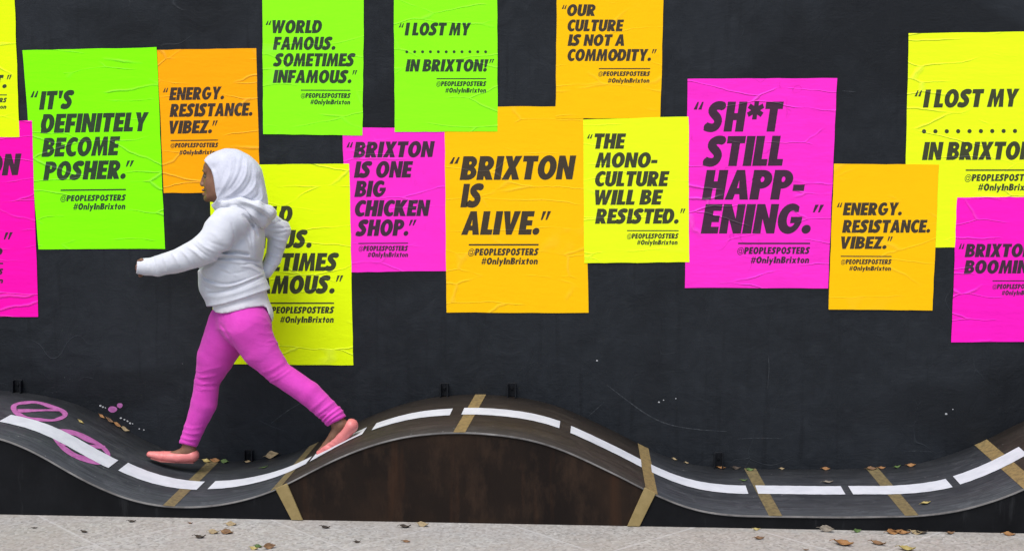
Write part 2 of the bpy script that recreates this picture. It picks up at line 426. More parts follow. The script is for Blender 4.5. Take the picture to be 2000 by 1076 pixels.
# drips and flecks of paint at the foot of the wall
M_fleck = mat_simple('white_fleck', (.35,.35,.35), (.5,.5,.5), 60)
def blot(px, py, rx, ry, name, mat, seed):
    rnd = random.Random(seed); n = 18; c = at(px, py, -.0009); ph = rnd.uniform(0, 6.28)
    vs = [c+np.array([U0*rx*math.cos(2*math.pi*k/n)*(1+.07*math.sin(2*2*math.pi*k/n+ph)), 0, U0*ry*math.sin(2*math.pi*k/n)*(1+.06*math.sin(3*2*math.pi*k/n+ph))]) for k in range(n)]
    link_mesh(name, vs, [tuple(range(n))], mat, wall)
U0 = 6.25/FOC
blot(220, 799, 9, 6.5, 'sprayed_blot', M_graf, 1); blot(234, 791.5, 6, 5, 'sprayed_blot', M_graf, 2)
for i, (px, py, r) in enumerate([(196,792,1.8),(201,794.5,1.6),(206,796,1.0),(236,816,1.7),(243,819,1.3),(249,822,1.6),(254,826,1.8),(259,827,1.0),(272,837,1.2),(281,839,1.3),(1848,808,1.8),(1861,799,1.0),(1287,785,1.4),(1296,781,1.0),(1320,778,1.0),(1166,704,1.4)]):
    blot(px, py, r*1.3, r, 'paint_fleck', M_fleck, i)

# wall brackets that stop the ramp from shifting
def bracket(px0, px1, py0, py1, label):
    a = at(px0, py0, 0); b = at(px1, py1, 0); cx = (a[0]+b[0])/2; wdt = abs(b[0]-a[0])
    z1 = a[2]; z0 = float(deck_z(cx))+.001
    r = empty('wall_bracket', (cx, 0, z0)); tag(r, label, 'bracket', 'black brackets between wall and ramp')
    bm = bmesh.new(); box_bm(bm, cx-wdt/2, -.006, z0, cx+wdt/2, -.0002, z1); bm_obj('plate', bm, M_metal, r, .0015, 1)
    for sx in (-1, 1):
        bm = bmesh.new()
        v = [bm.verts.new((cx+sx*(wdt/2-.001)+dx, y, z)) for dx in (-.0025, .0025) for y, z in ((-.0055, z0), (-.032, z0), (-.026, z1-.004), (-.0055, z1-.002))]
        for f in ((0,1,2,3), (7,6,5,4), (0,4,5,1), (1,5,6,2), (2,6,7,3), (3,7,4,0)): bm.faces.new([v[i] for i in f])
        bmesh.ops.recalc_face_normals(bm, faces=bm.faces)
        bm_obj('side_web', bm, M_metal, r)
    bm = bmesh.new(); bmesh.ops.create_cone(bm, cap_ends=True, segments=8, radius1=.006, radius2=.005, depth=.006)
    bmesh.ops.rotate(bm, verts=bm.verts, matrix=__import__('mathutils').Matrix.Rotation(R(90), 3, 'X'))
    bmesh.ops.translate(bm, verts=bm.verts, vec=(cx, -.009, z0+(z1-z0)*.62)); bm_obj('bolt', bm, M_metal, r)
bracket(28, 45, 740, 767, 'small black bracket on wall above the far left end of ramp')
bracket(861, 876, 747, 775, 'small black bracket on wall just left of the ramp crest')
bracket(992, 1008, 747, 776, 'small black bracket on wall just right of the ramp crest')
bracket(479, 495, 877, 901, 'small black bracket behind the walking girl in the ramp dip')
bracket(1395, 1411, 882, 911, 'small black bracket on wall at the right hand ramp dip')

# ------------------------------------------------------------------ lettering: heavy condensed sloping capitals
def rc(x0, y0, x1, y1): return [(x0,y0),(x1,y0),(x1,y1),(x0,y1)]
def el(cx, cy, rx, ry, n=28): return [(cx+rx*math.cos(2*math.pi*k/n), cy+ry*math.sin(2*math.pi*k/n)) for k in range(n)]
def strokes(pts, wd, n=18):
    P = curve(pts, n); out = []; prev = None
    L = []; Rr = []
    for i, p in enumerate(P):
        a = P[max(i-1,0)]; b = P[min(i+1,len(P)-1)]; t = (b-a)/max(np.linalg.norm(b-a),1e-9); nn = np.array([-t[1], t[0]])
        L.append(tuple(p+nn*wd/2)); Rr.append(tuple(p-nn*wd/2))
    return [('+', [L[i], L[i+1], Rr[i+1], Rr[i]]) for i in range(len(P)-1)] + [('+', el(*P[i], wd/2*.98, wd/2*.98, 14)) for i in range(1, len(P)-1, 2)]
def plus(*ps): return [('+', p) for p in ps]
def minus(*ps): return [('-', p) for p in ps]
Pp = plus(rc(0,0,.28,1), el(.32,.69,.33,.31), rc(.2,.38,.33,1)) + minus(rc(.275,.58,.33,.80), el(.33,.69,.08,.11))
GLY = {
 'A': plus([(0,0),(.25,1),(.51,1),(.77,0),(.51,0),(.47,.19),(.29,.19),(.25,0)]) + minus([(.325,.37),(.435,.37),(.38,.68)]),
 'B': plus(rc(0,0,.36,1), el(.34,.74,.28,.26), el(.34,.285,.33,.285)) + minus(rc(.28,.64,.35,.8), el(.35,.72,.065,.08), rc(.28,.20,.36,.40), el(.36,.30,.085,.10)),
 'C': plus(el(.4,.5,.4,.52)) + minus(el(.45,.5,.175,.3), rc(.44,.23,1,.77), rc(.62,-.1,1,1.1)),
 'D': plus(rc(0,0,.33,1), el(.32,.5,.38,.5)) + minus(rc(.28,.21,.33,.79), el(.325,.5,.11,.29)),
 'E': plus(rc(0,0,.28,1), rc(.2,0,.55,.205), rc(.2,.4,.52,.6), rc(.2,.795,.55,1)),
 'F': plus(rc(0,0,.28,1), rc(.2,.37,.52,.57), rc(.2,.795,.55,1)),
 'G': plus(el(.4,.5,.4,.52)) + minus(el(.45,.5,.175,.3), rc(.45,.5,1,.75), rc(.64,.5,1,1.1)) + plus(rc(.44,.36,.795,.55)),
 'H': plus(rc(0,0,.28,1), rc(.44,0,.72,1), rc(.2,.395,.5,.605)),
 'I': plus(rc(0,0,.28,1)),
 'K': plus(rc(0,0,.28,1), [(.2,.5),(.42,1),(.72,1),(.47,.53),(.75,0),(.44,0),(.22,.46)]),
 'L': plus(rc(0,0,.28,1), rc(.2,0,.5,.2)),
 'M': plus([(0,0),(.1,1),(.33,1),(.46,.5),(.59,1),(.82,1),(.92,0),(.68,0),(.64,.55),(.51,0),(.41,0),(.28,.55),(.24,0)]),
 'N': plus([(0,0),(0,1),(.245,1),(.475,.49),(.475,1),(.72,1),(.72,0),(.475,0),(.245,.51),(.245,0)]),
 'O': plus(el(.4,.5,.4,.52)) + minus(el(.4,.5,.135,.29)),
 'P': Pp,
 'R': Pp + plus([(.2,.42),(.46,.45),(.69,0),(.41,0),(.2,.37)]),
 'S': strokes([(.53,.86),(.42,.885),(.29,.875),(.17,.80),(.15,.69),(.25,.575),(.37,.465),(.43,.33),(.37,.175),(.24,.115),(.10,.125),(-.02,.165)], .265, 34),
 'T': plus(rc(.18,0,.46,1), rc(0,.78,.64,1)),
 'U': plus(el(.35,.32,.35,.34), rc(0,.32,.265,1), rc(.435,.32,.70,1)) + minus(rc(.265,.32,.435,1.02), el(.35,.32,.085,.12)),
 'V': plus([(0,1),(.26,1),(.365,.42),(.47,1),(.73,1),(.48,0),(.25,0)]),
 'W': plus([(0,1),(.25,1),(.33,.45),(.43,1),(.62,1),(.72,.45),(.80,1),(1.05,1),(.84,0),(.62,0),(.525,.5),(.43,0),(.21,0)]),
 'X': plus([(0,0),(.23,.51),(.02,1),(.29,1),(.37,.76),(.45,1),(.72,1),(.51,.51),(.74,0),(.46,0),(.37,.25),(.28,0)]),
 'Y': plus([(0,1),(.27,1),(.36,.68),(.45,1),(.72,1),(.485,.43),(.485,0),(.235,0),(.235,.43)]),
 'Z': plus([(0,1),(.6,1),(.6,.96),(.31,.2),(.58,.2),(.58,0),(-.03,0),(-.03,.04),(.26,.8),(0,.8)]),
 '.': plus(el(.14,.13,.14,.14)),
 '!': plus([(.02,1),(.32,1),(.24,.34),(.1,.34)], el(.17,.13,.14,.14)),
 "'": plus([(.03,1),(.27,1),(.2,.6),(.08,.6)]),
 '-': plus(rc(0,.3,.36,.49)),
 '*': plus(*[[(.3+.3*math.cos(a)+s*.07*math.sin(a), .72+.3*math.sin(a)-s*.07*math.cos(a)) for s in (1,-1)] + [(.3-.3*math.cos(a)-s*.07*math.sin(a), .72-.3*math.sin(a)+s*.07*math.cos(a)) for s in (1,-1)] for a in (R(90), R(30), R(150))]),
 '“': plus([(.02,0),(.34,0),(.40,1),(.26,1)], [(.52,0),(.84,0),(.90,1),(.76,1)]),
 '”': plus([(.06,1),(.38,1),(.14,0),(0,0)], [(.56,1),(.88,1),(.64,0),(.50,0)]),
 '@': plus(el(.5,.42,.5,.56)) + minus(el(.5,.42,.445,.50)) + plus(el(.46,.42,.24,.29)) + minus(el(.46,.42,.18,.23)) + plus(rc(.64,.13,.70,.7)) ,
 '#': plus([(.1,0),(.21,0),(.31,1),(.2,1)], [(.4,0),(.51,0),(.61,1),(.5,1)], rc(0,.25,.66,.36), rc(.04,.62,.7,.73)),
 'n': plus(el(.29,.42,.29,.28), rc(0,0,.21,.68), rc(.37,0,.58,.42)) + minus(rc(.21,-.1,.37,.41), el(.29,.4,.08,.11)),
 'l': plus(rc(0,0,.21,1.05)),
 'y': plus([(0,.68),(.22,.68),(.31,.35),(.4,.68),(.62,.68),(.3,-.28),(.08,-.28),(.2,.03)]),
 'r': plus(rc(0,0,.21,.68), [(.19,.4),(.19,.6),(.32,.7),(.42,.7),(.42,.47),(.3,.49)]),
 'i': plus(rc(0,0,.21,.68), el(.105,.88,.12,.12)),
 'x': plus([(0,0),(.2,.35),(.02,.68),(.25,.68),(.32,.52),(.39,.68),(.62,.68),(.44,.35),(.64,0),(.4,0),(.32,.17),(.24,0)]),
 't': plus(rc(.1,0,.31,.9), rc(0,.5,.42,.68)),
 'o': plus(el(.29,.34,.29,.36)) + minus(el(.29,.34,.1,.17)),
}
_gc = {}
def inpoly(p, poly):
    x, y = p; c = False; n = len(poly)
    for i in range(n):
        x1, y1 = poly[i]; x2, y2 = poly[i-1]
        if (y1 > y) != (y2 > y) and x < (x2-x1)*(y-y1)/(y2-y1)+x1: c = not c
    return c
BOLD = .017
def grow(poly, d):
    "polygon with every side moved outwards by d"
    n = len(poly); A = sum(poly[i-1][0]*poly[i][1]-poly[i][0]*poly[i-1][1] for i in range(n)); sg = 1 if A > 0 else -1; out = []
    for i in range(n):
        (x0, y0), (x1, y1), (x2, y2) = poly[i-1], poly[i], poly[(i+1) % n]
        a = np.array([x1-x0, y1-y0]); b = np.array([x2-x1, y2-y1]); a = a/max(np.linalg.norm(a), 1e-9); b = b/max(np.linalg.norm(b), 1e-9)
        na = np.array([a[1], -a[0]])*sg; nb = np.array([b[1], -b[0]])*sg; m = na+nb; q = max(1+float(na@nb), .45)
        out.append((x1+d*m[0]/q, y1+d*m[1]/q))
    return out
def glyph(ch):
    if ch in _gc: return _gc[ch]
    ops = [(s_, grow(p, BOLD if s_ == '+' else -BOLD)) for s_, p in GLY[ch]]; vs = []; fs = []
    for _, p in ops:
        fs.append(list(range(len(vs), len(vs)+len(p)))); vs += [Vector(q) for q in p]
    v, e, f, *_ = delaunay_2d_cdt(vs, [], fs, 1, 1e-5)
    keep = []
    for t in f:
        cx = sum(v[i][0] for i in t)/len(t); cy = sum(v[i][1] for i in t)/len(t); ins = False
        for s_, p in ops:
            if inpoly((cx, cy), p): ins = (s_ == '+')
        if ins: keep.append(tuple(t))
    v = [(q[0]+BOLD, (q[1]+BOLD)/(1+2*BOLD)) for q in v]; wid = max(v[i][0] for t in keep for i in t)
    _gc[ch] = (v, keep, wid); return _gc[ch]
SLANT = .175
def text_line(s, x0, x1, yb0, yb1, cap, track=.042):
    "ink from x0 to x1 (photo pixels), baseline from yb0 to yb1, capitals cap high -> pixel vertices, faces"
    vs = []; fs = []; pen = 0
    for ch in s:
        if ch == ' ': pen += .27; continue
        v, f, wd = glyph(ch); b = len(vs)
        vs += [(pen+x+SLANT*y, y) for x, y in v]; fs += [tuple(b+i for i in t) for t in f]
        pen += wd+track
    used = {i for t in fs for i in t}
    lo = min(vs[i][0] for i in used); hi = max(vs[i][0] for i in used)
    out = []
    for x, y in vs:
        f = (x-lo)/(hi-lo); px = x0+(x1-x0)*f
        sl = (yb1-yb0)/(x1-x0)
        out.append((px - y*cap*0, yb0+sl*(px-x0)-y*cap))
    return out, fs

# ------------------------------------------------------------------ posters pasted on the hoarding
def mat_paper(name, col, seed, crease=1.0, mottled=0.0, ink=None):
    s = N(name)
    off = s.pos((1, 1, 1)); ad = s.n('ShaderNodeVectorMath', operation='ADD'); s.l(off, ad.inputs[0]); ad.inputs[1].default_value = (seed*3.17, 0, seed*1.73)
    p = ad.outputs[0]
    def mp(scale, rot=0):
        m = s.n('ShaderNodeMapping'); m.inputs['Scale'].default_value = scale; m.inputs['Rotation'].default_value = (0, rot, 0); s.l(p, m.inputs['Vector']); return m.outputs[0]
    # long nearly level wrinkles left by the paste brush
    v = s.n('ShaderNodeTexVoronoi', feature='DISTANCE_TO_EDGE'); v.inputs['Scale'].default_value = 1.0
    wn = s.n('ShaderNodeTexNoise'); wn.inputs['Scale'].default_value = 4; wn.inputs['Detail'].default_value = 3; s.l(p, wn.inputs['Vector'])
    a2 = s.n('ShaderNodeVectorMath', operation='MULTIPLY_ADD'); s.l(wn.outputs['Color'], a2.inputs[0]); a2.inputs[1].default_value = (.5, .2, .55); s.l(mp((2.3, 1, 9.5), R(6)), a2.inputs[2])
    s.l(a2.outputs[0], v.inputs['Vector'])
    ln = s.ramp(v.outputs['Distance'], [(0, WHITE), (.026, BLACK)])
    msk = s.ramp(s.noise(3.6, 3, .5, p), [(.47, BLACK), (.58, WHITE)])
    ln = s.math('MULTIPLY', ln, msk)
    soft = s.noise(1, 4, .6, mp((5, 1, 22), R(-5)))
    fine = s.noise(1, 3, .6, mp((30, 1, 90)))
    nb = s.bump(ln, .5*crease, .005)
    nb = s.bump(soft, .22*crease, .008, nb)
    nb = s.bump(fine, .12, .003, nb)
    c = col
    if ink: c = tuple(.80*a+.034*b for a, b in zip((.030,.030,.033), col)) if ink is True else ink
    hi = tuple(min(1, a+.10*(1-a)+.015) for a in c)
    cc = s.mix(s.math('MULTIPLY', ln, (.26 if not ink else .28)*crease), c, hi)
    dk = tuple(a*.86 for a in c)
    cc = s.mix(s.math('MULTIPLY', s.ramp(s.noise(1, 5, .65, mp((7, 1, 11))), [(.45, BLACK), (.75, WHITE)]), .25+.5*mottled), cc, dk)
    if mottled:
        v3 = s.n('ShaderNodeTexVoronoi', feature='DISTANCE_TO_EDGE'); v3.inputs['Scale'].default_value = 3.1
        w3 = s.n('ShaderNodeVectorMath', operation='MULTIPLY_ADD'); s.l(wn.outputs['Color'], w3.inputs[0]); w3.inputs[1].default_value = (.6,.6,.6); s.l(p, w3.inputs[2]); s.l(w3.outputs[0], v3.inputs['Vector'])
        l3 = s.math('MULTIPLY', s.ramp(v3.outputs['Distance'], [(0, WHITE), (.012, BLACK)]), s.ramp(s.noise(4, 2, .5, p), [(.53, BLACK), (.57, WHITE)]))
        cc = s.mix(s.math('MULTIPLY', l3, .45*mottled), cc, tuple(a*.45 for a in c))
    return s.done(cc, .55, .09 if not ink else .14, nb)

def poster(quad, level, col, seed, label, lines, rule, small, crease=1.0, mottled=0.0, dots=None, group='neon quote posters'):
    y = -.0015-.0009*level
    P = [at(px, py, y) for px, py in quad]           # TL TR BR BL
    nx, nz = 10, 14; rnd = random.Random(seed); vs = []; fs = []
    ex = [[rnd.uniform(-.0011, .0011) for _ in range(15)] for _ in range(4)]
    for j in range(nz+1):
        for i in range(nx+1):
            u, v = i/nx, j/nz
            p = (P[0]*(1-u)+P[1]*u)*(1-v)+(P[3]*(1-u)+P[2]*u)*v
            if i == 0: p = p+np.array([ex[0][j],0,0])
            if i == nx: p = p+np.array([ex[1][j],0,0])
            if j == 0: p = p+np.array([0,0,ex[2][i]])
            if j == nz: p = p+np.array([0,0,ex[3][i]])
            vs.append(p)
    k = nx+1
    for j in range(nz):
        for i in range(nx):
            a = j*k+i; fs.append((a, a+k, a+k+1, a+1))
    nv = len(vs); back = [v+np.array([0,.00035,0]) for v in vs]
    rim = [i for i in range(k)] + [j*k+nx for j in range(1, nz+1)] + [nz*k+i for i in range(nx-1, -1, -1)] + [j*k for j in range(nz-1, 0, -1)]
    for a, b in zip(rim, rim[1:]+rim[:1]): fs.append((a, b, b+nv, a+nv))
    paper = mat_paper('fluorescent_paper', col, seed, crease, mottled)
    inkm = mat_paper('printed_ink', col, seed, crease, mottled, True)
    o = link_mesh('poster', vs+back, fs, paper)
    tag(o, label, 'poster', group)
    yl = y-.0004
    def flat(name, parts, yy=yl):
        v3 = []; f3 = []
        for vv, ff in parts:
            b = len(v3); v3 += [at(px, py, yy) for px, py in vv]; f3 += [tuple(b+i for i in t) for t in ff]
        ob = link_mesh(name, v3, f3, inkm, o); return ob
    for l in lines:
        if l[0] not in (Q1, Q2): flat('quote_line', [text_line(*l)])
        else: flat('quote_mark', [text_line(*l)])
    if dots:
        x0, x1, yy0, yy1, n, r = dots
        for q in range(n):
            f = q/(n-1); c = el(x0+(x1-x0)*f, yy0+(yy1-yy0)*f, r, r, 14); flat('dot', [(c, [tuple(range(14))])])
    if rule:
        x0, x1, a, b, t = rule
        flat('rule_line', [([(x0,a-t/2),(x1,b-t/2),(x1,b+t/2),(x0,a+t/2)], [(0,1,2,3)])])
    if small: flat('credit_lettering', [text_line(*l) for l in small])
    return o
def credit(a0, a1, ay0, ay1, ac, h0, h1, hy0, hy1, hc):
    return [('@PEOPLESPOSTERS', a0, a1, ay0, ay1, ac, .075), ('#OnlyInBrixton', h0, h1, hy0, hy1, hc, .075)]
YEL, YEL2 = (.80,1.0,.004), (.84,1.0,.012)
GRN, GRN2 = (.245,1.0,.002), (.285,1.0,.010)
ORA, ORA2 = (1.0,.40,.002), (1.0,.545,.002)
PNK, PNK2, PNK3 = (1.0,.004,.43), (1.0,.03,.58), (1.0,.012,.52)  # second pink is paler: glare on the central posters mixed into its colour
Q1, Q2 = '“', '”'
poster([(-172,-14),(28,-14),(38,268),(-160,270)], 3, YEL, 1, 'yellow poster cut off by the left frame edge, above a magenta poster',
    [('T.',-12,13,173,172.5,26), (Q2,13,23,156,155.5,9)], (-92,13.5,186.5,186,2), credit(-92,13.5,201,200.5,9,-70,12.5,213.5,213,8.5))
poster([(-206,240),(62,236),(75,619),(-192,617)], 2, PNK, 2, 'magenta poster low at the left frame edge, ending in the letters ON',
    [('ON',-30,42,344,342,42), ('.',-8,5,498,498,47), (Q2,7,25,468,467.5,14)], (-138,6,515,514.5,3), credit(-138,6.5,537,536.5,12,-112,6,553.5,553,11), 1.2)
poster([(44,99),(306,93),(322,486),(75,487)], 1, GRN, 3, 'tilted green poster reading IT\'S DEFINITELY BECOME POSHER',
    [(Q1,59,75,191,190.5,12.5), ("IT'S",76,145,215,212.5,36), ('DEFINITELY',79,291,260.5,256.5,37), ('BECOME',81,235,307,303.5,37), ('POSHER.',84,245.5,352.5,349.5,36.5), (Q2,245.5,262,326,325.5,12)],
    (118.5,246,371.8,370.5,2.7), credit(118,246,393.5,392,12,143,245,410,409,12.5), 1.2)
poster([(307,98),(500,95),(508,376),(320,377)], 0, ORA, 4, 'orange ENERGY RESISTANCE VIBEZ poster just above the girl\'s head',
    [(Q1,318,328.5,181,180.5,8.5), ('ENERGY.',330,437.5,196.5,194.5,25), ('RESISTANCE.',331,493,229,226.5,25.5), ('VIBEZ.',331,414,261.8,260.5,25.5), (Q2,414.5,425.5,246,245.5,10)],
    (333,425.5,275,274,2), credit(333,426.5,288.8,288,9,350,425.5,302.5,301.5,9))
poster([(512,-16),(711,-16),(708,265),(514,262)], 2, GRN2, 5, 'green poster reading WORLD FAMOUS SOMETIMES INFAMOUS at the top of the wall',
    [(Q1,518.5,530,49.5,49.5,8.5), ('WORLD',532,629,65.5,65.5,25.5), ('FAMOUS.',532.7,655,98,98,25.5), ('SOMETIMES',533,694.5,130.3,130.3,25.5), ('INFAMOUS.',532.5,686.5,162.5,163,25.5), (Q2,688,698,146.5,146.5,9)],
    (587.5,684.3,176.7,177,2), credit(587.5,685,191.8,192,9.5,606,684,204.3,204.6,9.5), .7)
poster([(769,-26),(971,-26),(972,257),(771,258)], 2, GRN2, 6, 'green poster with a dotted blank, I LOST MY IN BRIXTON',
    [(Q1,778.5,789,54.5,54.5,8.5), ('I LOST MY',790,920.5,70,70,25), ('IN BRIXTON!',791.5,954.5,140.4,140.4,24), (Q2,955.5,965.5,123.8,123.8,8)],
    (852.5,949.5,154.2,154.2,2), credit(852,950,168.8,168.8,9.5,869.5,949.5,181.6,181.6,9.5), .8, 0, (794.5,948.5,101.8,101.8,11,2.9))
poster([(409,322),(682,320),(690,713),(418,711)], 1, YEL, 7, 'yellow poster partly hidden behind the walking girl',
    [(Q1,420,435,417,417,12), ('WORLD',439,571.5,438.5,436,34), ('FAMOUS.',438,608.5,485,484,35), ('SOMETIMES',440,662,530,529,35), ('INFAMOUS.',441,653.5,574,573,35), (Q2,656,670.5,550,549.7,12)],
    (522,652.5,592,592,2.7), credit(518,653,612,611.7,13,547,652,630.3,630,12.5))
poster([(668,250),(869,249),(872,529),(680,532)], 0, PNK2, 8, 'magenta poster reading BRIXTON IS ONE BIG CHICKEN SHOP',
    [(Q1,676.5,689.5,288.5,288.5,10.5), ('BRIXTON',690,849.5,308.5,307,31), ('IS ONE',691,807,347.5,347,32), ('BIG',692,754,385,384.5,31.5), ('CHICKEN',693,841,423,422,31.5), ('SHOP.',694,797.5,461.3,460.5,32), (Q2,798.6,814,441,440.7,11.5)],
    (700,797,475.5,475,2), credit(700.5,797,490.3,490,10,718,797,502.3,502,9.5), .8, .35)
poster([(868,209),(1139,208),(1150,611),(872,610)], 1, ORA2, 9, 'large orange poster reading BRIXTON IS ALIVE in the middle of the wall',
    [(Q1,877.5,898,320.5,320,13), ('BRIXTON',897.6,1125.5,352,350.5,46.5), ('IS',899,945,405.3,405,46), ('ALIVE.',900.5,1053.5,458.8,458.4,46), (Q2,1056,1076.5,430,429.5,17)],
    (915.5,1052,478.2,478,3), credit(914.4,1052.4,499,498.6,13.5,940,1050.5,516.6,516.2,13), .6)
poster([(1088,-54),(1297,-54),(1290,231),(1085,232)], 2, ORA2, 10, 'orange poster reading OUR CULTURE IS NOT A COMMODITY at the top',
    [(Q1,1097,1107,18.3,18.3,8), ('OUR',1107.5,1163.3,32,32,22.8), ('CULTURE',1108.3,1219,61.8,61.8,22.8), ('IS NOT A',1108.3,1219,90.3,90.3,22.5), ('COMMODITY.',1108.3,1271.5,119.8,119.8,23.3), (Q2,1273,1283,105,105,8.3)],
    (1169.5,1270,134.7,134.7,2), credit(1168.5,1270,149,149,9,1187,1268.7,162.3,162.3,9), .5)
poster([(1139,234),(1345,228),(1346,512),(1141,514)], 3, YEL2, 11, 'small yellow poster reading THE MONO-CULTURE WILL BE RESISTED',
    [(Q1,1146.3,1157.5,271,271,8.5), ('THE',1161,1223,291,291,30), ('MONO-',1162,1284.5,327.8,327.6,29.5), ('CULTURE',1162,1307.8,364.2,364,29.5), ('WILL BE',1162,1295.5,400.5,400,29.5), ('RESISTED.',1162,1325.5,437.2,437,29.5), (Q2,1328.5,1339,416.6,416.6,9)],
    (1224.5,1325.5,450.6,450.6,2), credit(1224.5,1325.3,466.3,466,10,1244,1323.5,478.3,478,9.5), .7)
poster([(1343,154),(1635,153),(1617,563),(1338,562)], 1, PNK2, 12, 'large cracked magenta poster with the starred word above STILL HAPP-ENING',
    [(Q1,1354.5,1374.5,214.5,214.5,15), ('SH*T',1373.5,1531,257.5,257.5,58.5), ('STILL',1372,1529.5,325,324,58.5), ('HAPP-',1370.5,1572,390.3,390,58), ('ENING.',1368.5,1583.5,456.3,456,57.5), (Q2,1587.5,1609.5,415,415,15)],
    (1441.5,1582.3,475.5,475.5,3), credit(1440,1582.3,496.3,496,13.5,1466,1580.5,514.3,514,13), 1.5, 1.0)
poster([(1629,320),(1834,322),(1821,606),(1618,604)], 3, ORA2, 13, 'orange ENERGY RESISTANCE VIBEZ poster right of the big magenta one',
    [(Q1,1634.3,1645.2,405,405,9), ('ENERGY.',1645.7,1761.3,420.8,420.7,24.8), ('RESISTANCE.',1644.5,1816.7,454.8,454.6,25.2), ('VIBEZ.',1642.8,1731.5,486.2,486.2,24.3), (Q2,1733.3,1744,471,471,9)],
    (1642,1741.3,500.5,501,2), credit(1642.5,1741.5,516,516,9.5,1658.5,1740.3,528.5,528.7,9), .4)
poster([(1775,66),(2073,61),(2062,484),(1765,483)], 1, YEL2, 14, 'large yellow poster at the right frame edge with a dotted blank',
    [(Q1,1786,1801,189,189,12), ('I LOST MY',1802.3,1991.5,210.8,209,35.3), ('IN BRIXTON!',1800.5,2035,313,312,35.3), (Q2,2037,2052,288,288,12)],
    (1886,2027,332.7,332.5,2.8), credit(1884.3,2028,354.2,353.5,13.5,1910,2027,372.8,372.3,13.5), 1.1, 0, (1804.8,2026.8,257,256,11,4.2))
poster([(1869,386),(2066,384),(2054,667),(1858,668)], 2, PNK3, 15, 'magenta poster low at the right frame edge reading BRIXTON BOOMING',
    [(Q1,1872,1884,486.5,486.5,10.5), ('BRIXTON',1884,2021,502.3,502,26), ('BOOMING.',1882.3,2040,534.3,534,26)],
    (1938.5,2031,548.5,548.5,2), credit(1938.5,2031,564.3,564,9.5,1956.3,2030,576.3,576,9), 1.2, .4)
